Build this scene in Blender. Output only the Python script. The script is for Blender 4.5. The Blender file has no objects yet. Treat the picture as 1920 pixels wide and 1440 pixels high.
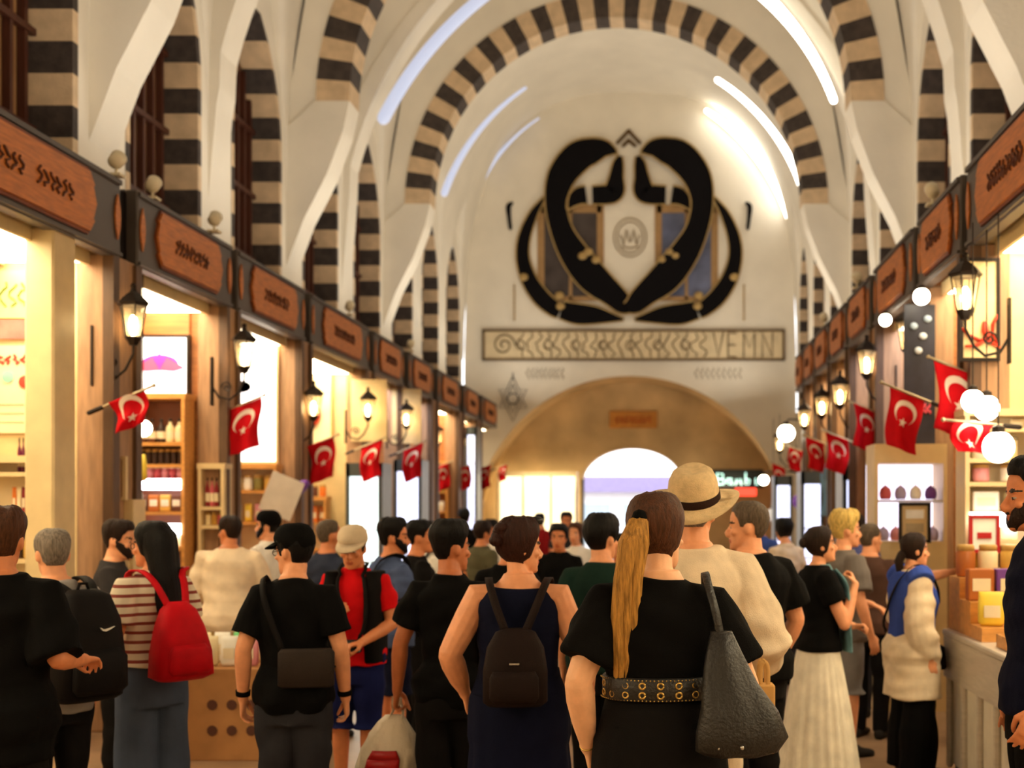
import bpy, bmesh, math, random
import numpy as np
from mathutils import Vector, Matrix, noise as mnoise
R = math.radians
rnd = random.Random(7)
SC = bpy.context.scene
COL = SC.collection
# ------------------------------------------------------------------ materials
MATS = {}
def mat(name, col, rough=.6, metal=0, var=.12, scale=6, bump=0, bscale=30, emit=0, ecol=None, spec=.4, stretch=None, alpha=1, trans=0):
    if name in MATS: return MATS[name]
    m = bpy.data.materials.new(name); m.use_nodes = True
    nt = m.node_tree; N = nt.nodes; L = nt.links
    b = N['Principled BSDF']
    b.inputs['Roughness'].default_value = rough
    b.inputs['Metallic'].default_value = metal
    b.inputs['Specular IOR Level'].default_value = spec
    c = (col[0], col[1], col[2], 1)
    b.inputs['Base Color'].default_value = c
    if var or bump:
        tc = N.new('ShaderNodeTexCoord'); mp = N.new('ShaderNodeMapping')
        L.new(tc.outputs['Object'], mp.inputs['Vector'])
        if stretch: mp.inputs['Scale'].default_value = stretch
        nz = N.new('ShaderNodeTexNoise'); nz.inputs['Scale'].default_value = scale; nz.inputs['Detail'].default_value = 4
        L.new(mp.outputs['Vector'], nz.inputs['Vector'])
        if var:
            rp = N.new('ShaderNodeValToRGB'); e = rp.color_ramp.elements
            e[0].position = .3; e[1].position = .7
            e[0].color = (*[max(0, v*(1-var)) for v in col], 1); e[1].color = (*[min(1, v*(1+var)) for v in col], 1)
            L.new(nz.outputs['Fac'], rp.inputs['Fac']); L.new(rp.outputs['Color'], b.inputs['Base Color'])
        if bump:
            n2 = N.new('ShaderNodeTexNoise'); n2.inputs['Scale'].default_value = bscale; n2.inputs['Detail'].default_value = 5
            L.new(mp.outputs['Vector'], n2.inputs['Vector'])
            bp = N.new('ShaderNodeBump'); bp.inputs['Strength'].default_value = bump; bp.inputs['Distance'].default_value = .02
            L.new(n2.outputs['Fac'], bp.inputs['Height']); L.new(bp.outputs['Normal'], b.inputs['Normal'])
    if emit:
        ec = ecol or col
        b.inputs['Emission Color'].default_value = (*ec[:3], 1)
        b.inputs['Emission Strength'].default_value = emit
    if trans:
        b.inputs['Transmission Weight'].default_value = trans
        b.inputs['IOR'].default_value = 1.1
    MATS[name] = m
    return m
def srgb(r, g, b):
    f = lambda v: (v/255/12.92) if v/255 <= .04045 else ((v/255+.055)/1.055)**2.4
    return (f(r), f(g), f(b))
# ------------------------------------------------------------------ mesh builder
class MB:
    def __init__(s): s.v = []; s.f = []; s.m = []
    def add(s, vs, fs, mi=0):
        o = len(s.v); s.v.extend([tuple(v) for v in vs])
        for f in fs: s.f.append(tuple(o+i for i in f)); s.m.append(mi)
        return s
    def box(s, lo, hi, mi=0, bev=0):
        x0, y0, z0 = lo; x1, y1, z1 = hi
        if bev <= 0:
            s.add([(x0,y0,z0),(x1,y0,z0),(x1,y1,z0),(x0,y1,z0),(x0,y0,z1),(x1,y0,z1),(x1,y1,z1),(x0,y1,z1)],
                  [(0,3,2,1),(4,5,6,7),(0,1,5,4),(1,2,6,5),(2,3,7,6),(3,0,4,7)], mi)
        else:
            b = min(bev, (x1-x0)*.45, (y1-y0)*.45, (z1-z0)*.45)
            def oct(z, i): return [(x0+i+b,y0+i,z),(x1-i-b,y0+i,z),(x1-i,y0+i+b,z),(x1-i,y1-i-b,z),(x1-i-b,y1-i,z),(x0+i+b,y1-i,z),(x0+i,y1-i-b,z),(x0+i,y0+i+b,z)]
            s.loft([oct(z0, b*.6), oct(z0+b, 0), oct(z1-b, 0), oct(z1, b*.6)], mi)
        return s
    def obox(s, c, ax, ay, az, mi=0):
        c, ax, ay, az = map(Vector, (c, ax, ay, az)); vs = []
        for k in (-1, 1):
            for i, j in ((-1,-1),(1,-1),(1,1),(-1,1)): vs.append(c+ax*i+ay*j+az*k)
        return s.add(vs, [(0,3,2,1),(4,5,6,7),(0,1,5,4),(1,2,6,5),(2,3,7,6),(3,0,4,7)], mi)
    def loft(s, rings, mi=0, cap=True, closed=True):
        n = len(rings[0]); o = len(s.v)
        for r in rings: s.v.extend([tuple(p) for p in r])
        for i in range(len(rings)-1):
            for j in range(n if closed else n-1):
                k = (j+1) % n
                s.f.append((o+i*n+j, o+i*n+k, o+(i+1)*n+k, o+(i+1)*n+j)); s.m.append(mi)
        if cap:
            s.f.append(tuple(o+j for j in reversed(range(n)))); s.m.append(mi)
            e = o+(len(rings)-1)*n
            s.f.append(tuple(e+j for j in range(n))); s.m.append(mi)
        return s
    def tube(s, pts, rad, n=10, mi=0, up=(0,0,1), flat=1.0, dome=True):
        pts = [Vector(p) for p in pts]
        if isinstance(rad, (int, float)): rad = [rad]*len(pts)
        rings = []; ref = Vector(up)
        T = []
        for i in range(len(pts)):
            a = pts[max(0, i-1)]; b = pts[min(len(pts)-1, i+1)]
            t = (b-a); t = t.normalized() if t.length > 1e-9 else Vector((0,0,1)); T.append(t)
        prev = None
        for i, p in enumerate(pts):
            t = T[i]
            if prev is None:
                q = ref if abs(t.dot(ref)) < .95 else Vector((0,1,0)) if abs(t.y) < .9 else Vector((1,0,0))
                u = (q - t*q.dot(t)).normalized()
            else:
                u = (prev - t*prev.dot(t)); u = u.normalized() if u.length > 1e-6 else prev
            prev = u; w = t.cross(u)
            r = rad[i]; rr = r if isinstance(r, tuple) else (r, r*flat)
            rings.append((p, t, u, w, rr))
        out = []
        def mk(p, u, w, rr, k): return [p + u*(rr[1]*k*math.cos(2*math.pi*j/n)) + w*(rr[0]*k*math.sin(2*math.pi*j/n)) for j in range(n)]
        if dome:
            p, t, u, w, rr = rings[0]; m = min(rr)
            for a in (80, 45): out.append(mk(p - t*(m*math.sin(R(a))), u, w, rr, math.cos(R(a))))
        for p, t, u, w, rr in rings: out.append(mk(p, u, w, rr, 1))
        if dome:
            p, t, u, w, rr = rings[-1]; m = min(rr)
            for a in (45, 80): out.append(mk(p + t*(m*math.sin(R(a))), u, w, rr, math.cos(R(a))))
        return s.loft(out, mi)
    def ell(s, c, r, n=14, m=9, mi=0, M=None):
        rings = []
        for i in range(m):
            a = -math.pi/2*.97 + math.pi*.97*i/(m-1)
            rings.append([Vector((math.cos(a)*math.cos(2*math.pi*j/n)*r[0], math.cos(a)*math.sin(2*math.pi*j/n)*r[1], math.sin(a)*r[2])) for j in range(n)])
        c = Vector(c)
        rings = [[(M @ p if M else p)+c for p in q] for q in rings]
        return s.loft(rings, mi)
    def lathe(s, prof, c=(0,0,0), n=16, mi=0, cap=True):
        c = Vector(c)
        return s.loft([[c+Vector((r*math.cos(2*math.pi*j/n), r*math.sin(2*math.pi*j/n), z)) for j in range(n)] for r, z in prof], mi, cap)
    def prism(s, outl, vec, mi=0):
        v = Vector(vec); a = [Vector(p) for p in outl]; b = [p+v for p in a]
        return s.loft([a, b], mi)
    def ribbon(s, pts, wdirs, w, t=.006, mi=0):
        P_ = [Vector(p) for p in pts]; pts = []; ws = []
        for i in range(len(P_)-1):
            p0, p1, p2, p3 = P_[max(0, i-1)], P_[i], P_[i+1], P_[min(len(P_)-1, i+2)]
            for k in range(5):
                u = k/5; pts.append(.5*((2*p1)+(p2-p0)*u+(2*p0-5*p1+4*p2-p3)*u*u+(3*p1-p0-3*p2+p3)*u**3))
                ws.append(w[i]+(w[i+1]-w[i])*u if isinstance(w, list) else w)
        pts.append(P_[-1]); ws.append(w[-1] if isinstance(w, list) else w); w = ws; rings = []
        for i, p in enumerate(pts):
            a = pts[max(0, i-1)]; b = pts[min(len(pts)-1, i+1)]; tg = (b-a).normalized()
            wd = Vector(wdirs[i] if isinstance(wdirs, list) else wdirs); wd = (wd - tg*wd.dot(tg)).normalized()
            nn = tg.cross(wd)
            ww = w[i] if isinstance(w, list) else w
            rings.append([p+wd*ww/2+nn*t/2, p-wd*ww/2+nn*t/2, p-wd*ww/2-nn*t/2, p+wd*ww/2-nn*t/2])
        return s.loft(rings, mi)
    def xf(s, M, start=0):
        for i in range(start, len(s.v)): s.v[i] = tuple(M @ Vector(s.v[i]))
        return s
    def mesh(s, name, mats, smooth=False):
        me = bpy.data.meshes.new(name)
        me.from_pydata(s.v, [], s.f)
        for m in (mats if isinstance(mats, (list, tuple)) else [mats]): me.materials.append(m)
        me.polygons.foreach_set('material_index', s.m)
        me.polygons.foreach_set('use_smooth', [smooth]*len(s.f))
        me.update()
        bm = bmesh.new(); bm.from_mesh(me); bmesh.ops.recalc_face_normals(bm, faces=bm.faces); bm.to_mesh(me); bm.free()
        return me
    def build(s, name, mats, parent=None, smooth=False):
        o = bpy.data.objects.new(name, s.mesh(name, mats, smooth)); COL.objects.link(o)
        if parent: o.parent = parent
        return o
def subd(o, n=1):
    m = o.modifiers.new('s', 'SUBSURF'); m.levels = n; m.render_levels = n; return o
def empty(name, loc, label=None, cat=None, group=None, rz=0):
    o = bpy.data.objects.new(name, None); COL.objects.link(o); o.location = loc; o.rotation_euler = (0,0,rz); o.empty_display_size = .1
    tag(o, label, cat, group); return o
def tag(o, label=None, cat=None, group=None, kind=None):
    if label: o['label'] = label
    if cat: o['category'] = cat
    if group: o['group'] = group
    if kind: o['kind'] = kind
    return o
def struct(o): o['kind'] = 'structure'; return o
def copy_thing(root, loc, label=None, group=None, rz=None):
    r = root.copy(); COL.objects.link(r); r.location = loc
    if rz is not None: r.rotation_euler = (0,0,rz)
    if label: r['label'] = label
    if group: r['group'] = group
    for ch in list(root.children):
        c = ch.copy(); COL.objects.link(c); c.parent = r
        for g in list(ch.children):
            d = g.copy(); COL.objects.link(d); d.parent = c
    return r
ORD = ['first','second','third','fourth','fifth','sixth','seventh','eighth','ninth','tenth','eleventh','twelfth','thirteenth','fourteenth','fifteenth','sixteenth']
# ------------------------------------------------------------------ camera frame (photo 1920x1440)
F, VX, VY, HC = 2300.0, 1245.0, 945.0, 1.70
def W(px, py, d): return Vector(((px-VX)*d/F, d, HC+(VY-py)*d/F))
def zat(py, d): return HC+(VY-py)*d/F
def xat(px, d): return (px-VX)*d/F
XC = -.87
UPK=.35; EXPO=0.45
# ------------------------------------------------------------------ people
def remesh(mb, name, mats, vox, smooth=2, parent=None, wr=None, keep=True):
    me = mb.mesh(name, mats, True)
    o = bpy.data.objects.new(name+'_tmp', me); COL.objects.link(o)
    m = o.modifiers.new('r', 'REMESH'); m.mode = 'VOXEL'; m.voxel_size = vox; m.use_smooth_shade = True
    if smooth:
        q = o.modifiers.new('sm', 'SMOOTH'); q.iterations = smooth; q.factor = .5
    dg = bpy.context.evaluated_depsgraph_get()
    nm = bpy.data.meshes.new_from_object(o.evaluated_get(dg))
    bpy.data.objects.remove(o); bpy.data.meshes.remove(me)
    nm.name = name
    nm.materials.clear()
    for k in (mats if isinstance(mats, (list, tuple)) else [mats]): nm.materials.append(k)
    n = len(nm.vertices); co = np.empty(n*3); nm.vertices.foreach_get('co', co); co = co.reshape(-1, 3)
    if wr:
        no = np.empty(n*3); nm.vertices.foreach_get('normal', no); no = no.reshape(-1, 3)
        rg = np.random.RandomState(int(wr[2]) if len(wr) > 2 else 3)
        dsp = np.zeros(n)
        for k in range(7):
            kv = rg.normal(size=3)*np.array([wr[1], wr[1], wr[1]*1.5]); kv[2] += rg.choice([-1, 1])*wr[1]*.6
            ph = rg.rand()*6.28
            w2 = np.sin(co@(rg.normal(size=3)*6)+rg.rand()*6)
            dsp += np.sin(co@kv+ph+1.2*w2)*(.6+.4*w2)
        co = co + no*(dsp/3*wr[0])[:, None]
        nm.vertices.foreach_set('co', co.ravel())
    nm.polygons.foreach_set('use_smooth', [True]*len(nm.polygons))
    nm.update()
    ob = bpy.data.objects.new(name, nm); COL.objects.link(ob)
    if parent: ob.parent = parent
    return ob, co
def sh(t): return sum((i+1)*ord(c) for i, c in enumerate(t)) % 9973
def seg(a, b, t): return a+(b-a)*t
HEAD = [(-.120,.020,.072,.012),(-.108,.038,.086,.0),(-.088,.050,.090,-.02),(-.066,.058,.089,-.055),(-.04,.065,.088,-.078),(-.01,.070,.087,-.092),
        (.02,.073,.090,-.100),(.045,.0745,.091,-.102),(.07,.072,.084,-.097),(.092,.062,.066,-.082),(.108,.045,.043,-.060),(.117,.024,.018,-.036),(.120,.008,.002,-.018)]
def head_row(z):
    if z <= HEAD[0][0]: return HEAD[0][1:]
    for a, b in zip(HEAD, HEAD[1:]):
        if z <= b[0]:
            t = (z-a[0])/(b[0]-a[0]); return tuple(a[i]+(b[i]-a[i])*t for i in (1,2,3))
    return HEAD[-1][1:]
def head_pt(z, a, inf=0):
    rx, yf, yb = head_row(z)
    yc = (yf+yb)/2; ry = (yf-yb)/2
    return Vector(((rx+inf)*math.sin(a), yc+(ry+inf)*math.cos(a), z))
def interp(tab, x):
    for (x0, y0), (x1, y1) in zip(tab, tab[1:]):
        if x <= x1: 
            t = (x-x0)/(x1-x0); t = t*t*(3-2*t); return y0+(y1-y0)*t
    return tab[-1][1]
HL = {'short': [(0,.072),(40,.066),(62,.04),(74,-.02),(88,-.022),(95,.012),(112,.014),(126,-.05),(150,-.078),(180,-.082)],
      'crop':  [(0,.078),(40,.075),(60,.05),(74,.0),(88,.0),(95,.02),(112,.02),(126,-.035),(150,-.06),(180,-.065)],
      'woman': [(0,.078),(35,.07),(55,.03),(70,-.03),(85,-.05),(100,-.06),(125,-.085),(180,-.10)],
      'cap':   [(0,.055),(60,.048),(120,.03),(180,.01)],
      'beanie':[(0,.05),(50,.045),(90,.02),(120,-.005),(180,-.03)],
      'bald':  [(0,.1),(50,.09),(75,.03),(95,.025),(112,.02),(126,-.045),(180,-.07)]}
def shell(hl, th, top=None, n=40, rows=12, wob=.0, seed=0, side=1.0, M=None, arange=None):
    """closed shell over the skull down to a hairline; th thickness at crown"""
    mb = MB(); rg = random.Random(seed)
    ph = [rg.random()*6.28 for _ in range(6)]
    out, inn = [], []
    for i in range(rows+1):
        v = i/rows; ro, ri = [], []
        for j in range(n):
            a = -math.pi+2*math.pi*j/n; ad = abs(math.degrees(a))
            zl = interp(hl, ad)
            zt = .1195
            z = zt+(zl-zt)*(v**1.25 if v < 1 else 1)
            k = (1-v**4)*1.0
            t = th*(side+(1-side)*max(0, min(1, (z-.03)/.06)))
            inf = .003+t*(k*.9+.1)
            w = wob*k*(math.sin(a*9+ph[0]+z*30)+math.sin(a*17+ph[1]-z*40)+math.sin(a*5+ph[2]+z*60))/3
            p = head_pt(z, a, inf+w)
            if z > .06: p.z += (inf+w)*min(1, (z-.06)/.05)
            ro.append(p); ri.append(head_pt(z, a, -.006) if z < .1 else head_pt(.1, a, -.006)*1.0)
        out.append(ro); inn.append(ri)
    rings = out + inn[::-1]
    mb.loft(rings, 0, cap=True)
    if M: mb.xf(M)
    return mb
TM = [(.80,.135,.10,0),(.86,.166,.118,-.008),(.94,.166,.118,-.008),(1.03,.152,.105,0),(1.13,.155,.107,0),(1.23,.168,.114,0),(1.32,.178,.114,-.006),(1.365,.168,.102,-.012),(1.40,.144,.086,-.014),(1.432,.106,.070,-.014),(1.462,.076,.060,-.012),(1.485,.066,.057,-.008)]
TF = [(.80,.145,.105,0),(.86,.178,.124,-.008),(.94,.172,.120,-.006),(1.03,.140,.098,0),(1.13,.138,.098,0),(1.23,.150,.120,.012),(1.32,.158,.108,0),(1.365,.148,.094,-.01),(1.40,.126,.078,-.012),(1.432,.092,.062,-.012),(1.462,.066,.054,-.012),(1.485,.056,.050,-.008)]
def sring(c, rx, ry, n=24, p=2.25, s=1):
    o = []
    for j in range(n):
        a = 2*math.pi*j/n; ca, sa = math.cos(a), math.sin(a)
        o.append(Vector((c[0]+math.copysign(abs(ca)**(2/p), ca)*rx, c[1]+math.copysign(abs(sa)**(2/p), sa)*ry, c[2]))*s)
    return o
def tz(T, z):
    if z <= T[0][0]: return T[0][1:]
    for a, b in zip(T, T[1:]):
        if z <= b[0]:
            t = (z-a[0])/(b[0]-a[0]); return tuple(a[i]+(b[i]-a[i])*t for i in (1,2,3))
    return T[-1][1:]
SKINS = {'fair': srgb(232,160,116), 'tan': srgb(210,130,84), 'olive': srgb(192,114,72), 'pale': srgb(240,182,140)}
def skin_mats(k):
    c = SKINS[k]
    return [mat('skin_'+k, c, .5, var=.08, scale=25, bump=.08, bscale=180), mat('lip_'+k, (c[0]*.72, c[1]*.45, c[2]*.45), .4, var=.05),
            mat('eye_dark', (.02,.015,.012), .25, var=0), mat('brow_dark', (.03,.02,.015), .7, var=.1), mat('eye_white', (.42,.37,.33), .3, var=.02)]
def fabric(name, rgb, rough=.85, var=.14, scale=9): return mat('cloth_'+name, srgb(*rgb), rough, var=var, scale=scale, bump=.25, bscale=220, spec=.08)
def hairmat(name, rgb): return mat('hair_'+name, srgb(*rgb), .45, var=.45, scale=14, stretch=(9,9,1.2), bump=.5, bscale=40, spec=.14)

class P: pass
def make_person(label, x, y, yaw, H=1.66, sex='m', skin='fair', w=1.0, dp=1.0, belly=0, hy=0, hp=0, hr=0, aL=None, aR=None, top=None, bot=None,
                hair=None, shoe=(40,36,34), vox=.008, fat=1.0, stride=0, lean=0, beard=None, legs_vis=True, group=None, sho=1.0):
    s = H/1.72; T = TM if sex == 'm' else TF
    T = [(z, rx*w, ry*dp + (belly*max(0, 1-abs(z-1.06)/.2)), yc + belly*.5*max(0, 1-abs(z-1.06)/.2)) for z, rx, ry, yc in T]
    root = empty('person', (x, y, 0), label, 'person', group, R(yaw))
    p = P(); p.root = root; p.s = s; p.T = T
    sx = (.164 if sex == 'm' else .147)*w*sho
    lv = lambda z: lean*max(0, z-.95)           # forward lean
    def LN(q): return Vector((q[0], q[1]+lv(q[2]), q[2]))
    mb = MB()
    def shr(z): return (.90 if (bot and z < 1.0) else ((.94 if z < 1.39 else .91) if (top and z < 1.45 and top.get('zt', 2) > 1.43) else 1))
    mb.loft([[LN(v) for v in sring((0, yc, z), rx*shr(z), ry*shr(z))] for z, rx, ry, yc in T])
    # neck + head
    npv = LN((0, -.012, 1.44)); hc = LN((0, .022, 1.60))
    HM = Matrix.Translation(hc-Vector((0,0,.09))) @ Matrix.Rotation(R(hy), 4, 'Z') @ Matrix.Rotation(R(hp), 4, 'X') @ Matrix.Rotation(R(hr), 4, 'Y') @ Matrix.Translation((0,0,.09))
    nk = .058 if sex == 'm' else .048
    hb = HM @ Vector((0,-.012,-.06))
    mb.tube([npv-Vector((0,0,.05)), npv, seg(npv, hb, .5), hb], [nk*1.35, nk*1.12, nk, nk*.98], 14)
    st = len(mb.v)
    hs = 1.0 if sex == 'm' else .965
    mb.loft([[head_pt(z, 2*math.pi*j/22, 0) for j in range(22)] for z, *_ in HEAD])
    mb.tube([(0,.082,.012),(0,.096,-.012),(0,.110,-.032),(0,.104,-.044),(0,.088,-.046)], [.008,.0095,.012,.013,.008], 8)
    for k in (-1, 1):
        mb.ell((.012*k,.094,-.042), (.009,.012,.008), 8, 5)
        mb.ell((.030*k,.081,.020), (.022,.010,.007), 8, 5)       # brow ridge
        mb.ell((.045*k,.064,-.028), (.020,.018,.014), 8, 6)      # cheek
        mb.ell((.073*k,-.010,-.006), (.010,.021,.033), 10, 7)    # ear
        mb.ell((.031*k,.0765,-.001), (.013,.009,.010), 8, 6)     # eyeball
    mb.ell((0,.088,-.066), (.024,.010,.0065), 10, 6); mb.ell((0,.086,-.077), (.021,.010,.007), 10, 6)
    mb.ell((0,.074,-.104), (.026,.020,.018), 10, 6)
    HS = Matrix.Scale(hs, 4)
    mb.xf(HM @ HS, st)
    p.HM = HM @ HS
    # arms
    dL = aL or dict(); dR = aR or dict()
    p.arm = {}
    for k, A in ((-1, dL), (1, dR)):
        S = LN((sx*k, -.012, 1.378))
        Eb = Vector(A.get('e', ((sx+.045)*k, -.03, 1.115))); Wr = Vector(A.get('w', ((sx+.06)*k, .04, .875)))
        if not A.get('abs'): Eb = LN(Eb); Wr = LN(Wr)
        f = fat
        up = [S+Vector((-.06*k,0,-.004)), S, seg(S, Eb, .3), seg(S, Eb, .65), Eb]
        mb.tube(up, [(.040 if top and top.get('sleeve',.55) > 0 else .052)*f, (.047 if top and top.get('sleeve',.55) > 0 else .055)*f, .049*f, .046*f, .040*f], 12)
        fo = [Eb, seg(Eb, Wr, .25), seg(Eb, Wr, .6), seg(Eb, Wr, .88), Wr]
        mb.tube(fo, [.040*f, .043*f, .036*f, .0285, .027], 12)
        fd = Vector(A.get('d', (Wr-Eb))).normalized()
        nm = Vector(A.get('n', (k, 0, 0)))                  # back-of-hand normal
        nm = (nm - fd*nm.dot(fd)).normalized(); td = fd.cross(nm)*(-1)
        if td.dot(Vector(A.get('t', (0, 1, 0)))) < 0: td = -td
        hsz = .96 if sex == 'm' else .88
        def hp_(a, b, c): return Wr + (fd*a + td*b + nm*c)*hsz
        rings = []
        for a, rx, rz in ((-.02,.026,.021),(.0,.027,.020),(.03,.035,.017),(.06,.041,.015),(.085,.042,.013),(.095,.036,.010)):
            c = hp_(a, 0, 0); rings.append([c + td*(rx*hsz*math.cos(2*math.pi*j/14)) + nm*(rz*hsz*math.sin(2*math.pi*j/14)) for j in range(14)])
        mb.loft(rings)
        cu = A.get('curl', .5)
        for b, ln, r in ((.031,.070,.0088),(.0105,.078,.0092),(-.0105,.073,.0088),(-.031,.057,.008)):
            pos = hp_(.085, b, 0); ang = 0; pts = [hp_(.06, b*.8, 0), pos]
            for q, pl in enumerate((.45, .32, .23)):
                ang += cu*(38, 48, 36)[q]
                dirv = fd*math.cos(R(ang)) - nm*math.sin(R(ang)) + td*(b*3.2*(1 if cu < 1 else .4))
                pos = pos + dirv.normalized()*ln*pl*hsz; pts.append(pos)
            mb.tube(pts, [r*hsz*q for q in (1.05,1.0,1.0,.92,.78)], 8)
        t0 = hp_(.012, .026, -.004); t1 = hp_(.048, .052, -.012-.012*cu); t2 = hp_(.078, .055-.02*cu, -.022-.022*cu); t3 = hp_(.098, .050-.03*cu, -.03-.03*cu)
        mb.tube([t0, t1, t2, t3], [.0145*hsz, .0125*hsz, .011*hsz, .0088*hsz], 8)
        p.arm[k] = (S*s, Eb*s, Wr*s, fd, td, nm)
    # legs
    hx = .088*w; lf = 1.0
    if bot and bot['k'] == 'skirt': hx = .065; lf = .78
    p.leg = {}
    for k in (-1, 1):
        oy = stride*k
        Hp = Vector((hx*k, 0, .90)); Kn = Vector((hx*1.02*k, oy*.55+.012, .485)); An = Vector((hx*1.0*k, oy, .085))
        mb.tube([Hp+Vector((0,0,.0)), seg(Hp, Kn, .3), seg(Hp, Kn, .7), Kn, seg(Kn, An, .3), seg(Kn, An, .7), An],
                [.085*fat*lf, .082*fat*lf, .064*fat*lf, .053, .054, .042, .036], 12)
        mb.tube([An+Vector((0,-.03,-.035)), An+Vector((0,.06,-.05)), An+Vector((0,.15,-.062))], [.036, .038, .024], 10, flat=.8)
        p.leg[k] = (Hp*s, Kn*s, An*s)
    for i in range(len(mb.v)): mb.v[i] = tuple(Vector(mb.v[i])*s)
    sm = skin_mats(skin)
    if hair and hair.get('brow'): sm = sm[:3]+[hair['brow']]+sm[4:]
    body, co = remesh(mb, 'body', sm, vox, 2, root)
    p.body = body
    # face colour zones
    Hi = np.array((Matrix.Scale(s, 4) @ p.HM).inverted())
    hcg = co@Hi[:3, :3].T + Hi[:3, 3]
    me = body.data; nl = len(me.polygons)
    lt = np.empty(nl, dtype=np.int32); me.polygons.foreach_get('loop_start', lt)
    lv_ = np.empty(len(me.loops), dtype=np.int32); me.loops.foreach_get('vertex_index', lv_)
    fc = hcg[lv_[lt]]
    mi = np.zeros(nl, dtype=np.int32)
    fr = fc[:, 1] > .06
    mi[fr & (((fc[:, 0]/.025)**2+((fc[:, 2]+.071)/.0125)**2) < 1)] = 1
    for k in (-1, 1):
        mi[fr & ((((fc[:, 0]-.031*k)/.011)**2+((fc[:, 2]+.001)/.005)**2) < 1)] = 4
        mi[fr & ((((fc[:, 0]-.031*k)/.0068)**2+((fc[:, 2]+.001)/.0068)**2) < 1)] = 2
        mi[(fc[:, 1] > .045) & ((((fc[:, 0]-.034*k)/.023)**2+((fc[:, 2]-.024)/.006)**2) < 1)] = 3
    me.polygons.foreach_set('material_index', mi); me.update()
    SM = Matrix.Scale(s, 4)
    # ---- clothes
    vc = max(vox*1.15, .008)
    if top:
        e = top.get('ease', .014); mb = MB(); hem = top.get('hem', .86); zt = top.get('zt', 1.468)
        fl = top.get('flare', 0)
        zs = sorted(set([hem, hem+.012] + [z for z, *_ in T if hem+.02 < z < zt] + [zt]))
        rings = []
        for z in zs:
            rx, ry, yc = tz(T, z)
            ff = 1+fl*max(0, (1.25-z))/.4
            ee = e+(.020 if bot and z < bot.get('waist', 1.0)+.01 and bot['k'] != 'skirt' else 0)
            rings.append([LN(v) for v in sring((0, yc, z), (rx+ee)*ff, (ry+ee)*ff)])
        mb.loft(rings)
        sl = top.get('sleeve', .55)
        for k in (-1, 1):
            S, E_, W_, *_ = p.arm[k]; S, E_, W_ = S/s, E_/s, W_/s
            es = e+.006
            if sl > 0:
                a = min(sl, 1)
                pts = [S+Vector((-.08*k,0,.004)), S+Vector((.0,0,.002)), seg(S, E_, a*.5), seg(S, E_, a)]
                rr = [.050*fat+e, .055*fat+e, .055*fat+es+top.get('loose',0)*.5, .050*fat+es+top.get('loose',0)]
                if sl > 1:
                    b = sl-1; pts += [seg(E_, W_, b*.5), seg(E_, W_, b)]; rr += [.046*fat+es+top.get('loose',0), .034*fat+es*.7]
                mb.tube(pts, rr, 14, dome=False)
            elif sl == 0:
                mb.tube([S+Vector((-.10*k,0,.0)), S+Vector((-.012*k,0,.004))], [.052*fat+e, .056*fat+e], 12)
        for i in range(len(mb.v)): mb.v[i] = tuple(Vector(mb.v[i])*s)
        o, _ = remesh(mb, top.get('name', 'shirt'), top['m'], vc, 3, root, wr=(top.get('wr', .006)*1.6, 20, sh(label) % 97))
        p.shirt = o
    if bot:
        kd = bot['k']; mb = MB(); e = bot.get('ease', .016); wz = bot.get('waist', 1.0)
        if kd in ('trousers', 'shorts'):
            hemz = bot.get('hem', .05 if kd == 'trousers' else .5)
            rings = []
            for z in (.74, .80, .86, .94, wz):
                rx, ry, yc = tz(T, max(z, .83)); ez = e*(.35 if z > .85 and top else 1); rings.append(sring((0, yc, z), rx+ez, ry+ez))
            mb.loft(rings)
            for k in (-1, 1):
                Hp, Kn, An = [q/s for q in p.leg[k]]
                wd = bot.get('wide', 0)
                path = [Hp+Vector((0,0,.04)), seg(Hp, Kn, .35), seg(Hp, Kn, .75), Kn, seg(Kn, An, .4), An+Vector((0,0,-.03))]
                rad = [.088*fat+e, .086*fat+e, .070*fat+e+wd*.4, .060+e+wd*.6, .058+e+wd*.8, .050+e+wd]
                pp, rr = [], []
                for q, r_ in zip(path, rad):
                    if q.z >= hemz: pp.append(q); rr.append(r_)
                if kd == 'shorts':
                    t = ((Hp.z-hemz)/(Hp.z-Kn.z)); pp.append(seg(Hp, Kn, t)); rr.append(.075+e+.012)
                mb.tube(pp, rr, 14, dome=False)
            for i in range(len(mb.v)): mb.v[i] = tuple(Vector(mb.v[i])*s)
            o, _ = remesh(mb, kd, bot['m'], max(vc, .009), 3, root, wr=(bot.get('wr', .006)*1.5, 15, sh(label) % 89+3))
        else:                                           # skirt / dress skirt
            hem = bot.get('hem', .12); fr_ = bot.get('flare', 1.5); n = 96; pl = bot.get('pleats', 18); pa = bot.get('pleat', .05)
            rings = []
            rx0, ry0, yc0 = tz(T, wz); nz = 22
            for i in range(nz+1):
                t = i/nz; z = wz+(hem-wz)*t
                bx, by, yc = tz(T, max(z, .86)); hipb = (z > .82)
                g = 1+(fr_-1)*t**bot.get('pw', .8)
                rx = max((rx0+e)*g, (bx+e) if z > .74 else .0); ry = max((ry0+e)*g, (by+e) if z > .74 else 0)
                ring = []
                for j in range(n):
                    a = 2*math.pi*j/n
                    q = 1+pa*min(1, t*2.2)*(.5+.5*math.sin(a*pl+.7*math.sin(a*3)))*1.6*(.7+.3*math.sin(a*5+1))
                    ring.append(Vector((rx*q*math.cos(a), yc0+ry*q*math.sin(a), z))*s)
                rings.append(ring)
            mb.loft(rings); mb.build('skirt', bot['m'], root, True)
    # ---- hair
    HMs = SM @ p.HM
    p.HMs = HMs
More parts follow.
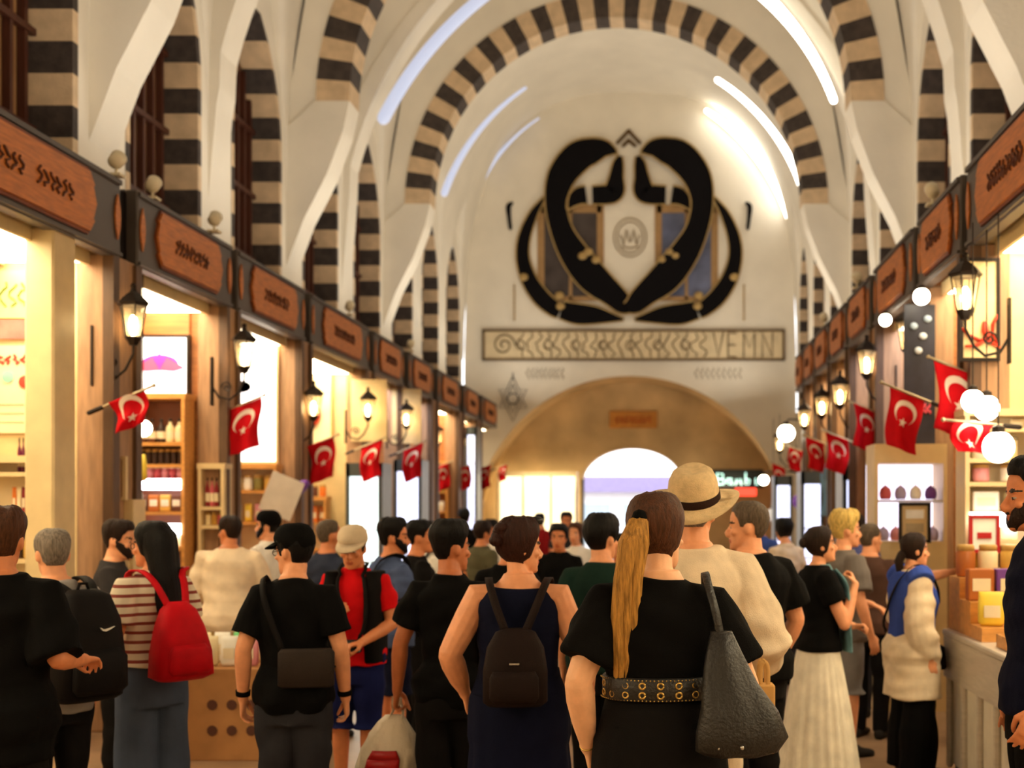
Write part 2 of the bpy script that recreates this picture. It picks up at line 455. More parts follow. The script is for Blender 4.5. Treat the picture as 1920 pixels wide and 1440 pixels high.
    if hair:
        kd = hair['k']; hm = hair['m']
        shell(HL[kd], hair.get('t', .014), wob=hair.get('wob', .005), seed=sh(label) % 50, side=hair.get('side', 1), M=HMs).build('hair', hm, root, True)
    if beard:
        mb = MB(); n = 26
        for i in range(n):
            pass
        rings_o, rings_i = [], []
        for i in range(n+1):
            a = R(-98+196*i/n); ad = abs(math.degrees(a))
            zt_ = interp([(0,-.083),(13,-.081),(20,-.050),(40,-.032),(70,-.008),(98,.02)], ad)
            zb_ = interp([(0,-.122),(40,-.116),(70,-.095),(98,-.03)], ad)
            col = []
            for q in range(6):
                z = zt_+(zb_-zt_)*q/5; col.append(head_pt(z, a, .004+.006*math.sin(math.pi*min(1, q/5+.12))))
            for q in range(5, -1, -1):
                z = zt_+(zb_-zt_)*q/5; col.append(head_pt(z, a, -.006))
            rings_o.append(col)
        mb.loft(rings_o); mb.ell((0,.096,-.056), (.022,.006,.005), 10, 6)
        mb.xf(HMs).build('beard', beard, root, True)
    # ---- shoes
    if shoe:
        sm_ = fabric('shoe_%d_%d_%d' % shoe, shoe, .6)
        for k in (-1, 1):
            Hp, Kn, An = p.leg[k]
            mb = MB(); rings = []
            for yy, wx, hh in ((-.075,.03,.05),(-.06,.042,.075),(-.01,.044,.085),(.05,.046,.075),(.11,.05,.055),(.165,.044,.045),(.19,.022,.035)):
                ring = []
                for j in range(12):
                    a = 2*math.pi*j/12; ring.append((An.x+wx*s*math.cos(a), An.y+yy*s, (max(0, hh*.5+hh*.62*math.sin(a)))*s))
                rings.append(ring)
            mb.loft(rings).build('shoe', sm_, root, True)
    return p
def wp(p, v):
    """local (1.72-unit) point -> world"""
    M = Matrix.Translation(p.root.location) @ Matrix.Rotation(p.root.rotation_euler[2], 4, 'Z')
    return M @ (Vector(v)*p.s)
def side_thing(p, name, base, label, cat, group=None):
    """top-level Empty carried by a person: parts below are given in the person's frame (metres) and re-based"""
    b = Vector(base)*p.s
    M = Matrix.Translation(p.root.location) @ Matrix.Rotation(p.root.rotation_euler[2], 4, 'Z')
    e = empty(name, M @ b, label, cat, group, p.root.rotation_euler[2])
    from mathutils.bvhtree import BVHTree
    if not getattr(p, 'bvh', None):
        vs, fs = [], []
        for ch in p.root.children:
            if ch.name.split('.')[0] in ('hair', 'shoe', 'glasses', 'beard'): continue
            o_ = len(vs); vs.extend(v.co.copy() for v in ch.data.vertices); fs.extend(tuple(o_+i for i in f.vertices) for f in ch.data.polygons)
        p.bvh = BVHTree.FromPolygons(vs, fs)
    def push(v):
        l, n_, i_, d_ = p.bvh.find_nearest(v, .16)
        if l is None: return Vector((0,0,0))
        g = (v-l).dot(n_)
        return n_*(.009-g) if (g < .009 and (d_ < .01 or abs(g) > .5*d_)) else Vector((0,0,0))
    def part(mb, nm, m, smooth=True, parent=None, scale=True):
        vv = [Vector(v)*(p.s if scale else 1) for v in mb.v]
        k = 4 if nm == 'strap' else 1
        for rep in range(4):
            for i in range(0, len(vv), k):
                q = max((push(v) for v in vv[i:i+k]), key=lambda z: z.length)
                for j in range(i, min(i+k, len(vv))): vv[j] = vv[j]+q
        for i in range(len(mb.v)): mb.v[i] = tuple(vv[i]-b)
        return mb.build(nm, m, parent or e, smooth)
    return e, part
# ------------------------------------------------------------------ the crowd
BLK = fabric('black', (11,10,10)); BLK2 = fabric('soft_black', (19,17,17)); NAVY = fabric('navy', (16,19,40)); CHAR = fabric('charcoal', (52,49,50))
JEAN = fabric('jean', (70,80,100)); DJEAN = fabric('dark_jean', (46,46,52)); CREAM = fabric('cream', (226,205,176)); WHITE = fabric('white', (232,226,216))
LEATH = mat('black_leather', srgb(30,27,25), .42, var=.2, scale=12, bump=.3, bscale=90, spec=.5)
NYL = fabric('black_nylon', (20,17,17), .6); HB = hairmat('black', (13,10,10)); HBR = hairmat('brown', (78,46,28)); HDB = hairmat('dark_brown', (40,26,20))
HGR = hairmat('grey', (128,116,104)); HGR2 = hairmat('grey_brown', (92,78,64)); HBL = hairmat('blonde', (178,128,60)); HRB = hairmat('red_brown', (50,24,18))
HYL = hairmat('pale_blonde', (222,184,104))
GOLD = mat('brass', srgb(205,170,95), .3, 1, var=.1); STEEL = mat('steel', srgb(190,186,180), .3, 1, var=.06)
def bag_loft(rows, n=20, p=3.2):
    mb = MB(); mb.loft([sring(c, rx, ry, n, p) for c, rx, ry in rows]); return mb

# 1  woman with the ponytail
p1 = make_person('woman in black T-shirt with long blonde ponytail and studded belt, leather tote on shoulder', -.015, 4.0, 2, 1.72, 'f', 'pale', w=1.15, dp=1.1, hy=-30, hp=-4, hr=-6,
    fat=1.12, vox=.005, aL=dict(e=(-.262,-.07,1.13), w=(-.232,.03,.90), curl=.45), aR=dict(e=(.285,.0,1.10), w=(.25,.24,1.06), d=(-.1,1,.05), n=(.5,0,1), curl=1.3),
    top=dict(m=BLK, sleeve=.72, ease=.014, hem=.98, loose=.016, wr=.006, zt=1.462), bot=dict(k='skirt', m=BLK2, waist=1.07, hem=.10, flare=1.75, pleats=16, pleat=.035),
    hair=dict(k='woman', m=HBR, t=.021, wob=.003), sho=.98)
mb = MB(); hm = p1.HMs          # ponytail: gathered strands falling down the back
tl = []
base = hm @ Vector((0,-.105,.045))
pts = [base+Vector((.0,.03,.0)), base+Vector((-.012,-.03,-.005)), base+Vector((-.03,-.045,-.07)), base+Vector((-.045,-.045,-.18)), base+Vector((-.05,-.04,-.32)), base+Vector((-.055,-.035,-.44)), base+Vector((-.06,-.03,-.52))]
for k in range(9):
    a = k/9*6.28; o = Vector((math.cos(a)*.026, math.sin(a)*.012, 0)); q = rnd.uniform(.85, 1.04)
    mb.tube([seg(pts[0], p_, 1) + o*(.35 if i < 2 else (1.15 if i < 5 else .8)) + Vector((math.sin(i*1.3+k)*.006, 0, 0)) - Vector((0,0,(1-q)*i*.03)) for i, p_ in enumerate(pts)], [.012,.018,.021,.022,.020,.015,.005], 8)
mb.build('ponytail', HBL, p1.root, True)
mb = MB(); mb.tube([base+Vector((-.006,-.012,-.012)), base+Vector((-.008,-.02,.008))], .026, 12); mb.build('hair_tie', BLK, p1.root, True)
mb = MB(); s = p1.s; T = p1.T
def ring_at(T, z, e, s, n=64): 
    rx, ry, yc = tz(T, z); return [v*s for v in sring((0, yc, z), rx+e, ry+e, n)]
mb.loft([ring_at(T, 1.073, .020, s), ring_at(T, 1.078, .026, s), ring_at(T, 1.143, .026, s), ring_at(T, 1.148, .020, s)]); belt = mb.build('belt', LEATH, p1.root, True)
for row in (0, 1):
    for j in range(9):
        a = R(-90 - 72 + 18*j); z = 1.095+.030*row
        rx, ry, yc = tz(T, z); rx += .029; ry += .029
        c = Vector((rx*math.cos(a), yc+ry*math.sin(a), z))*s; nx = Vector((math.cos(a)/rx, math.sin(a)/ry, 0)).normalized(); tx = Vector((-nx.y, nx.x, 0))
        m2 = MB(); m2.tube([c+tx*(.0095*math.cos(q))+Vector((0,0,.0095*math.sin(q))) for q in [2*math.pi*i/14 for i in range(15)]], .0036, 6, dome=False); m2.build('eyelet', GOLD, belt, True)
m2 = MB()
for z in (1.078, 1.142):
    for j in range(46):
        a = R(-90-88+3.9*j); rx, ry, yc = tz(T, z); m2.ell(Vector(((rx+.029)*math.cos(a), yc+(ry+.029)*math.sin(a), z))*s, (.003,.003,.003), 6, 4)
m2.build('stud_row', GOLD, belt, True)
S, E_, W_, fd, td, nm = p1.arm[-1]
mb = MB(); mb.tube([W_+td*.031*math.cos(q)+nm*.026*math.sin(q)-fd*.012 for q in [2*math.pi*i/16 for i in range(17)]], .0028, 6, dome=False); mb.build('bracelet', GOLD, p1.root, True)
# tote bag
e, part = side_thing(p1, 'tote_bag', (.23,-.20,.915), 'soft black leather tote bag hanging from the ponytailed woman\'s shoulder', 'bag')
mb = MB()
rows = [((.225,-.19,.915),.085,.035),((.23,-.195,.935),.125,.055),((.245,-.195,.99),.138,.064),((.24,-.19,1.06),.118,.058),((.215,-.175,1.14),.088,.046),((.20,-.16,1.22),.062,.034),((.19,-.15,1.30),.034,.02)]
mb.loft([sring(c, rx, ry, 28, 2.6) for c, rx, ry in rows])
for i, v in enumerate(mb.v):
    x, y, z = v; k = max(0, 1-abs(z-1.0)/.12)
    if x > .32: x += .015*k; z -= .02*k*(x-.32)/.1
    mb.v[i] = (x, y+.006*math.sin(x*70+z*18), z)
part(mb, 'bag_body', LEATH)
for oy in (-.012, .02):
    m2 = MB(); m2.ribbon([(.188,-.155+oy,1.28),(.172,-.15+oy,1.36),(.155,-.11+oy,1.43),(.148,-.02+oy,1.475),(.155,.07+oy,1.42),(.165,.125,1.32)], (1,.2,.2), .024, .006); part(m2, 'strap', LEATH)
for q in ((.175,-.245,.95),(.245,-.262,.955),(.355,-.235,.985)):
    m2 = MB(); m2.ell(q, (.007,.005,.007), 8, 6); part(m2, 'rivet', STEEL)
# 2  man in the straw hat
p2 = make_person('man in wide straw hat and cream long-sleeved shirt walking beside the ponytailed woman', .125, 4.95, 4, 1.79, 'm', 'fair', w=1.0, dp=1.08, hy=-12, vox=.006,
    aR=dict(e=(.275,-.05,1.11), w=(.25,.20,.96), d=(-.1,1,-.2)), aL=dict(e=(-.26,-.02,1.12), w=(-.24,.2,.95)),
    top=dict(m=CREAM, sleeve=1.95, hem=.86, ease=.028, loose=.014, wr=.010, name='shirt'), bot=dict(k='trousers', m=CREAM, wide=.03, wr=.01),
    hair=dict(k='crop', m=HGR, t=.008))
SAND = mat('straw', srgb(214,184,138), .75, var=.12, scale=40, bump=.4, bscale=260)
mb = MB(); prof = []
n = 40
def hat_ring(r, ry, z, wv=0): return [Vector((r*math.cos(2*math.pi*j/n), -.008+ry*math.sin(2*math.pi*j/n), z+wv*math.cos(4*math.pi*j/n))) for j in range(n)]
mb.loft([hat_ring(.155,.175,.035,.018), hat_ring(.16,.18,.038,.02), hat_ring(.125,.14,.040,.010), hat_ring(.092,.112,.046,.002), hat_ring(.089,.109,.075), hat_ring(.083,.103,.115), hat_ring(.07,.09,.143), hat_ring(.05,.072,.155), hat_ring(.02,.045,.150), hat_ring(.004,.02,.147)])
HT = p2.HMs @ Matrix.Translation((0,-.006,.008)) @ Matrix.Rotation(R(20), 4, 'X') @ Matrix.Scale(1.12, 4)
mb.xf(HT); hat = mb.build('hat', SAND, p2.root, True)
mb = MB(); mb.loft([hat_ring(.0945,.1145,.045), hat_ring(.0945,.1145,.047), hat_ring(.0925,.1125,.070), hat_ring(.0900,.1100,.072)]); mb.xf(HT); mb.build('hat_band', fabric('hat_band', (44,28,22)), hat, True)
# kraft carrier bag held beside the tote
KRAFT = mat('kraft', srgb(196,148,84), .8, var=.1, scale=8, bump=.1)
e, part = side_thing(p2, 'paper_bag', (.21,-.205,.71), 'plain brown kraft paper bag carried between the tote bag and the cream shirt', 'bag')
mb = MB(); mb.box((.145,-.245,.71), (.275,-.165,.965), bev=.006); part(mb, 'bag_body', KRAFT, False)
for oy in (-.23, -.18):
    m2 = MB(); m2.ribbon([(.222,oy,.955),(.223,oy,1.02),(.230,oy,1.045),(.242,oy,1.045),(.249,oy,1.02),(.250,oy,.955)], (1,0,.01), .016, .004); part(m2, 'bag_handle', KRAFT)
# 3  woman in the navy dress
p3 = make_person('woman in sleeveless navy dress with pinned-up dark hair and small backpack, face turned right', -.615, 5.2, 3, 1.63, 'f', 'fair', w=1.18, dp=1.2, hy=-62, hp=-2, fat=1.28, vox=.0055,
    aL=dict(e=(-.302,-.05,1.13), w=(-.245,.08,.93), d=(.1,.5,-1)), aR=dict(e=(.275,-.04,1.13), w=(.315,.07,.93), d=(.0,.5,-1)),
    top=dict(m=NAVY, sleeve=-1, ease=.014, hem=.95, zt=1.425, name='dress_bodice'), bot=dict(k='skirt', m=NAVY, waist=1.06, hem=.12, flare=1.45, pleats=12, pleat=.03),
    hair=dict(k='woman', m=HRB, t=.022, wob=.006), sho=1.02)
mb = MB()
for k in range(9):
    a = k*.7; c = p3.HMs @ Vector((.02*math.cos(a*2.1), -.105+.02*math.sin(a*1.7), .055+.03*math.cos(a*1.3)))
    mb.ell(c, (.034,.030,.026), 10, 7)
mb.build('bun', HRB, p3.root, True)
mb = MB()
for k in (-1, 1): mb.ell(p3.HMs @ Vector((.038*k,.062,.125)), (.030,.014,.020), 12, 7)
mb.tube([p3.HMs @ Vector(q) for q in ((-.082,-.03,.06),(-.078,.03,.105),(-.04,.07,.125),(.04,.07,.125),(.078,.03,.105),(.082,-.03,.06))], .004, 6)
mb.build('sunglasses', mat('dark_plastic', (.02,.018,.018), .25, var=0), p3.root, True)
e, part = side_thing(p3, 'backpack', (0,-.24,.93), 'small dark brown backpack worn on the navy dress', 'backpack')
BPB = fabric('dark_brown_pack', (34,24,22), .6)
part(bag_loft([((0,-.235,.93),.115,.05),((0,-.24,.95),.138,.068),((0,-.24,1.08),.138,.072),((0,-.23,1.18),.122,.06),((0,-.22,1.245),.085,.04),((0,-.215,1.26),.05,.02)]), 'pack_body', BPB)
part(bag_loft([((0,-.308,.955),.09,.018),((0,-.31,.975),.105,.028),((0,-.312,1.06),.103,.026),((0,-.308,1.085),.09,.012)]), 'front_pocket', BPB)
for k in (-1, 1):
    m2 = MB(); m2.ribbon([(.045*k,-.222,1.25),(.09*k,-.175,1.36),(.12*k,-.10,1.438),(.135*k,.0,1.462),(.14*k,.085,1.40),(.145*k,.135,1.26)], (1,0,0), .034, .008); part(m2, 'strap', BPB)
m2 = MB(); m2.box((-.02,-.318,1.115), (.022,-.306,1.122)); part(m2, 'logo', STEEL, False)
# 4  dark green top
p4 = make_person('dark-haired person in dark green T-shirt ahead of the ponytailed woman', -.33, 6.5, -6, 1.63, 'm', 'fair', hy=-28, vox=.007,
    top=dict(m=fabric('dark_green', (24,44,38)), sleeve=.6, loose=.012), bot=dict(k='trousers', m=BLK2), hair=dict(k='short', m=HB, t=.024, wob=.004))
# 5  youth carrying the plastic bag
p5 = make_person('youth in plain black T-shirt carrying a red and white plastic bag, head turned right', -1.02, 5.85, -4, 1.60, 'm', 'olive', w=.90, hy=-42, vox=.006,
    aL=dict(e=(-.25,-.03,1.12), w=(-.285,.03,.86), curl=1.5), top=dict(m=BLK, sleeve=.68, loose=.02, hem=.80, wr=.008), bot=dict(k='trousers', m=BLK2, wide=.015),
    hair=dict(k='crop', m=HB, t=.030, side=.25, wob=.004), shoe=(196,180,160), stride=.08)
S, E_, W_, fd, td, nm = p5.arm[-1]; hz = (W_+fd*.085)/p5.s
PLAS = mat('white_plastic', srgb(226,212,190), .4, var=.06, bump=.5, bscale=14); PRED = mat('red_print', srgb(172,22,24), .4, var=.1)
e, part = side_thing(p5, 'plastic_bag', (hz.x-.06, hz.y, .36), 'white and red plastic carrier bag in the youth\'s left hand', 'bag')
mb = MB(); n = 30; rings = []
for z, rx, ry in ((.36,.09,.05),(.37,.13,.075),(.45,.16,.09),(.55,.15,.085),(.64,.115,.06),(.70,.075,.035),(.735,.045,.018)):
    rings.append([Vector((hz.x-.065+ (z-.36)*.15+rx*(1+.10*math.sin(j*1.9+z*22))*math.cos(2*math.pi*j/n), hz.y+ry*(1+.14*math.sin(j*2.7+z*30))*math.sin(2*math.pi*j/n), z)) for j in range(n)])
mb.loft(rings); bagb = part(mb, 'bag_body', PLAS)
m2 = MB(); rr = []
for z, w0 in ((.43,.10),(.47,.125),(.52,.125),(.565,.09)):
    rx, ry = (.172,.104) if z < .5 else (.163,.098)
    rr.append([Vector((hz.x-.065+(z-.36)*.15+rx*math.cos(a), hz.y+ry*math.sin(a)*1.08, z)) for a in [R(-90+w0*500*(t/10-.5)) for t in range(11)]] )
for a_, b_ in zip(rr, rr[1:]): 
    m2.loft([a_+[q+Vector((0,.012,0)) for q in reversed(a_)], b_+[q+Vector((0,.012,0)) for q in reversed(b_)]], cap=True)
part(m2, 'red_print_patch', PRED)
for k in (-1, 1):
    m2 = MB(); m2.ribbon([(hz.x+.0+.035*k,hz.y,.715),(hz.x+.012+.022*k,hz.y,.77),(hz.x+.004+.006*k,hz.y,.83),(hz.x,hz.y,hz.z-.005)], (0,1,0), [.05,.04,.03,.022], .004); part(m2, 'bag_handle', PLAS)
# 6  man in black cap with the sling bag
p6 = make_person('man in black T-shirt and black cap seen from behind, wristbands on both arms, grey jeans', -1.72, 5.7, 8, 1.59, 'm', 'fair', w=.95, dp=1.0, hy=52, hp=-3, vox=.006,
    aL=dict(e=(-.235,-.05,1.12), w=(-.25,.02,.86), curl=.8), aR=dict(e=(.232,-.04,1.12), w=(.25,.03,.85), curl=.8),
    top=dict(m=BLK, sleeve=.75, loose=.012, hem=.80, ease=.018, wr=.007), bot=dict(k='trousers', m=DJEAN, waist=.96, wide=.012, wr=.008), hair=dict(k='short', m=HB, t=.014))
def cap(p, m, brim=True, hl='cap', nm='cap', back=False):
    o = shell([(0,.045),(60,.035),(120,.01),(180,-.015)] if hl == 'cap' else HL[hl], .020, wob=.001, M=p.HMs).build(nm, m, p.root, True)
    if brim:
        mb = MB(); n = 17; a_, b_ = [], []
        for i in range(n):
            a = R(-78+156*i/(n-1)); q = head_pt(.05, a, .016); a_.append(q); b_.append(q+Vector((0, .075*math.cos(a)**.6 if abs(a) < 1.5 else .0, -.012-.018*math.cos(a)*1)))
        mb.loft([a_+[v+Vector((0,0,-.005)) for v in reversed(a_)], b_+[v+Vector((0,0,-.005)) for v in reversed(b_)]])
        mb.xf(p.HMs).build('visor', m, o, True)
cap(p6, BLK)
mb = MB()
for k in (-1, 1): mb.tube([p6.HMs @ Vector((.031*k+.021*math.cos(q), .101-abs(k*.031+.021*math.cos(q))*.12, -.002+.016*math.sin(q))) for q in [2*math.pi*i/12 for i in range(13)]], .0022, 5, dome=False)
for k in (-1, 1): mb.tube([p6.HMs @ Vector(q) for q in ((.05*k,.092,.0),(.078*k,.05,.004),(.082*k,-.01,.008))], .002, 5)
mb.build('glasses', mat('dark_plastic', (.02,.018,.018), .25, var=0), p6.root, True)
for k, nm_ in ((-1, 'wristband'), (1, 'watch')):
    S, E_, W_, fd, td, nm = p6.arm[k]
    mb = MB(); mb.tube([W_-fd*.02, W_-fd*.045], [(.033,.028), (.034,.029)], 14, dome=False); mb.build(nm_, BLK, p6.root, True)
e, part = side_thing(p6, 'sling_bag', (.09,-.19,.94), 'flat dark grey sling bag worn across the capped man\'s back', 'bag')
part(bag_loft([((.085,-.165,.94),.115,.02),((.085,-.168,.952),.135,.032),((.085,-.168,1.11),.135,.032),((.085,-.165,1.13),.12,.02)], p=4), 'bag_body', fabric('dark_grey_bag', (48,40,36), .6))
m2 = MB(); m2.ribbon([(-.03,-.158,1.12),(-.09,-.152,1.28),(-.13,-.115,1.40),(-.14,-.01,1.475),(-.10,.10,1.38),(.05,.15,1.2),(.20,.08,1.04),(.205,-.05,1.02),(.19,-.14,1.04)], (.8,0,.6), .028, .006); part(m2, 'strap', NYL)
# 7  man at the left edge
p7 = make_person('man in loose black T-shirt at the left edge, short brown hair, seen from behind', -2.60, 4.8, 6, 1.67, 'm', 'tan', w=1.02, dp=1.1, hy=12, vox=.006,
    aR=dict(e=(.255,-.08,1.13), w=(.27,.16,1.10), d=(.0,1,-.1), n=(0,0,1), curl=.9), top=dict(m=BLK, sleeve=.98, loose=.022, hem=.72, ease=.026, flare=.05, wr=.008), bot=dict(k='trousers', m=BLK2), hair=dict(k='short', m=HBR, t=.022, wob=.006, side=.5))
# 8  grey-haired man with big black backpack
p8 = make_person('grey-haired man in grey T-shirt facing left with a big black backpack', -2.84, 5.72, 58, 1.575, 'm', 'fair', w=1.06, belly=.03, hy=-18, vox=.007,
    top=dict(m=fabric('mid_grey', (150,146,144)), sleeve=.6, hem=.80), bot=dict(k='trousers', m=BLK2), hair=dict(k='crop', m=HGR, t=.010, wob=.003))
e, part = side_thing(p8, 'backpack', (0,-.27,.88), 'big black rounded backpack with small white curved logo on the grey-haired man', 'backpack')
part(bag_loft([((0,-.26,.88),.145,.08),((0,-.265,.90),.172,.105),((0,-.27,1.10),.175,.125),((0,-.262,1.28),.16,.11),((0,-.25,1.40),.12,.08),((0,-.24,1.43),.07,.04)]), 'pack_body', NYL)
part(bag_loft([((0,-.375,.92),.115,.03),((0,-.385,.95),.14,.045),((0,-.385,1.10),.138,.042),((0,-.375,1.14),.11,.02)]), 'front_pocket', NYL)
m2 = MB(); cv = [(-.032,.012),(-.02,-.004),(-.004,-.008),(.02,.0),(.045,.014),(.018,.006),(-.004,.002),(-.018,.004)]
m2.prism([(a+.03, -.392, 1.235+b) for a, b in cv], (0,.012,0)); part(m2, 'logo', WHITE, False)
for k in (-1, 1):
    m2 = MB(); m2.ribbon([(.06*k,-.235,1.41),(.09*k,-.15,1.46),(.115*k,-.04,1.478),(.125*k,.085,1.43),(.14*k,.155,1.28),(.15*k,.16,1.12)], (1,0,0), .05, .012); part(m2, 'strap', NYL)
m2 = MB(); m2.tube([(-.03,-.24,1.425),(-.02,-.24,1.46),(.02,-.24,1.46),(.03,-.24,1.425)], .008, 8); part(m2, 'grab_handle', NYL)
# 9  long-haired woman with the red backpack
STR = bpy.data.materials.new('cloth_striped'); STR.use_nodes = True; MATS['striped'] = STR
nt = STR.node_tree; b = nt.nodes['Principled BSDF']; b.inputs['Roughness'].default_value = .85
tc = nt.nodes.new('ShaderNodeTexCoord'); sp = nt.nodes.new('ShaderNodeSeparateXYZ'); mm = nt.nodes.new('ShaderNodeMath'); mm.operation = 'MULTIPLY'; mm.inputs[1].default_value = 21.5
fr = nt.nodes.new('ShaderNodeMath'); fr.operation = 'FRACT'; rp = nt.nodes.new('ShaderNodeValToRGB'); rp.color_ramp.interpolation = 'CONSTANT'
rp.color_ramp.elements[0].color = (*srgb(222,208,184), 1); rp.color_ramp.elements[1].position = .66; rp.color_ramp.elements[1].color = (*srgb(134,52,42), 1)
nt.links.new(tc.outputs['Object'], sp.inputs[0]); nt.links.new(sp.outputs['Z'], mm.inputs[0]); nt.links.new(mm.outputs[0], fr.inputs[0]); nt.links.new(fr.outputs[0], rp.inputs['Fac']); nt.links.new(rp.outputs['Color'], b.inputs['Base Color'])
p9 = make_person('woman with long straight black hair in red striped T-shirt and jeans, red backpack, looking left', -2.58, 6.2, 50, 1.60, 'f', 'tan', w=1.02, hy=30, vox=.006,
    aL=dict(e=(-.225,-.02,1.12), w=(-.2,.20,1.02), d=(.2,1,.1)), aR=dict(e=(.215,.02,1.12), w=(.15,.24,1.03), d=(-.2,1,.1)),
    top=dict(m=STR, sleeve=.72, loose=.018, hem=.96, wr=.006), bot=dict(k='trousers', m=JEAN, wide=.045, waist=1.06, wr=.008), hair=dict(k='woman', m=HB, t=.020, wob=.002))
mb = MB(); n = 26; rings = []
hc = p9.HMs @ Vector((0,0,0)); bk = (p9.HMs.to_3x3() @ Vector((0,-1,0))).normalized(); rt = (p9.HMs.to_3x3() @ Vector((1,0,0))).normalized()
for dz, w_, t_, off in ((.11,.03,.03,.01),(.10,.062,.065,.02),(.06,.086,.092,.03),(.0,.094,.085,.045),(-.08,.096,.07,.065),(-.17,.10,.062,.085),(-.26,.108,.06,.10),(-.34,.105,.052,.115),(-.40,.085,.04,.12),(-.44,.05,.02,.125)):
    c = hc+bk*off+Vector((0,0,dz)); rings.append([c+rt*(w_*math.cos(2*math.pi*j/n)*(1+.03*math.sin(j*5)))+bk*(t_*math.sin(2*math.pi*j/n)*(1+.05*math.sin(j*4))) for j in range(n)])
mb.loft(rings).build('long_hair', HB, p9.root, True)
mb = MB()
for k in (-1, 1): mb.tube([p9.HMs @ Vector((.031*k+.021*math.cos(q), .101-abs(k*.031+.021*math.cos(q))*.12, -.002+.016*math.sin(q))) for q in [2*math.pi*i/12 for i in range(13)]], .0022, 5, dome=False)
mb.build('glasses', mat('dark_plastic', (.02,.018,.018), .25, var=0), p9.root, True)
RED = fabric('red_pack', (190,14,26), .55, var=.18)
e, part = side_thing(p9, 'backpack', (0,-.29,.90), 'bright red backpack on the woman with long black hair', 'backpack')
part(bag_loft([((0,-.29,.90),.12,.06),((0,-.295,.925),.165,.10),((0,-.29,1.05),.155,.105),((0,-.275,1.18),.125,.085),((0,-.26,1.27),.09,.06),((0,-.25,1.31),.05,.03)]), 'pack_body', RED)
part(bag_loft([((0,-.385,.935),.10,.02),((0,-.39,.96),.12,.032),((0,-.388,1.06),.112,.03),((0,-.375,1.09),.09,.012)]), 'front_pocket', RED)
for k in (-1, 1):
    m2 = MB(); m2.ribbon([(.05*k,-.25,1.29),(.085*k,-.16,1.42),(.105*k,-.04,1.472),(.11*k,.075,1.41),(.115*k,.14,1.25)], (1,0,0), .036, .01); part(m2, 'strap', RED if k < 0 else RED)
# 10  bearded seller
p10 = make_person('bearded man in dark grey T-shirt behind the left counter, facing right', -3.36, 7.5, -72, 1.585, 'm', 'fair', hy=-12, hp=-6, vox=.008, beard=HDB,
    aR=dict(e=(.235,.02,1.14), w=(.16,.28,1.08), d=(-.1,1,0), n=(0,0,1)), top=dict(m=CHAR, sleeve=.7), bot=dict(k='trousers', m=BLK2), hair=dict(k='crop', m=HDB, t=.022, side=.4))
# 11  cream shirt
p11 = make_person('man in pale cream shirt bending to the goods, seen from behind', -3.28, 9.25, 18, 1.60, 'm', 'tan', w=1.12, dp=1.1, hy=35, lean=.16, vox=.008,
    aL=dict(e=(-.26,.06,1.14), w=(-.2,.30,1.02)), aR=dict(e=(.27,.05,1.13), w=(.22,.30,1.0)), top=dict(m=fabric('pale_cream', (238,216,186)), sleeve=1.6, hem=.80, ease=.026, loose=.015, wr=.01), bot=dict(k='trousers', m=fabric('khaki', (196,164,110))), hair=dict(k='crop', m=HDB, t=.012))
# 12  black beanie
p12 = make_person('bearded man in black beanie and white T-shirt looking left', -3.28, 10.2, 62, 1.63, 'm', 'fair', hy=22, vox=.009, beard=HB, top=dict(m=WHITE, sleeve=.7), bot=dict(k='trousers', m=DJEAN), hair=dict(k='short', m=HB, t=.01))
cap(p12, BLK, False, 'beanie', 'beanie')
# 13  grey cropped man
p13 = make_person('man with cropped grey hair in dark blue polo shirt beyond the capped man', -2.44, 8.9, -24, 1.58, 'm', 'tan', hy=-20, vox=.009, top=dict(m=fabric('slate_navy', (48,54,72)), sleeve=.7), bot=dict(k='trousers', m=BLK2), hair=dict(k='bald', m=HGR2, t=.006, wob=.001))
# 14  red T-shirt, facing the camera
p14 = make_person('man in bright red T-shirt, blue shorts and pale cap coming towards the camera', -1.775, 7.05, 176, 1.56, 'm', 'tan', hp=-14, vox=.007,
    aR=dict(e=(.235,.03,1.12), w=(.04,.24,1.17), d=(-.5,.5,.6), n=(0,1,0), curl=1.2), aL=dict(e=(-.24,.0,1.12), w=(-.11,.22,1.02), d=(.6,.6,-.1), n=(0,0,1), curl=1.2),
    top=dict(m=fabric('bright_red', (206,16,22)), sleeve=.7, hem=.86, wr=.006), bot=dict(k='shorts', m=fabric('royal_blue', (24,30,76)), hem=.46), hair=dict(k='short', m=HDB, t=.008), shoe=(200,190,176))
cap(p14, fabric('pale_cap', (206,186,158)))
mb = MB()
for k in (-1, 1):
    mb.loft([sring((.130*k*p14.s, -.005*p14.s, z*p14.s), (.062 if z < 1.36 else .05)*p14.s, (.142 if z < 1.36 else .11)*p14.s, 20, 2.6) for z in (.88,.96,1.1,1.22,1.34,1.42,1.452)])
vest, _ = remesh(mb, 'vest', BLK2, .009, 3, p14.root)
e, part = side_thing(p14, 'camera', (-.05,.19,.955), 'black camera hanging on the chest of the man in red', 'camera')
m2 = MB(); m2.box((-.10,.165,.955), (.02,.215,1.035), bev=.01); part(m2, 'camera_body', mat('dark_plastic', (.02,.018,.018), .25, var=0), False)
m2 = MB(); m2.lathe([(.034,0),(.034,.03),(.030,.034),(.030,.055),(.024,.057)], (0,0,0), 18); m2.xf(Matrix.Translation((-.04,.215,.993)) @ Matrix.Rotation(R(-90), 4, 'X')); part(m2, 'lens', mat('dark_plastic', (.02,.018,.018), .25, var=0))
m2 = MB(); m2.ribbon([(-.095,.185,1.03),(-.12,.155,1.2),(-.105,.115,1.38),(-.075,.03,1.47),(0,-.075,1.49),(.075,.03,1.47),(.07,.13,1.36),(.03,.16,1.2),(.015,.185,1.03)], (1,0,.2), .022, .005); part(m2, 'strap', NYL)
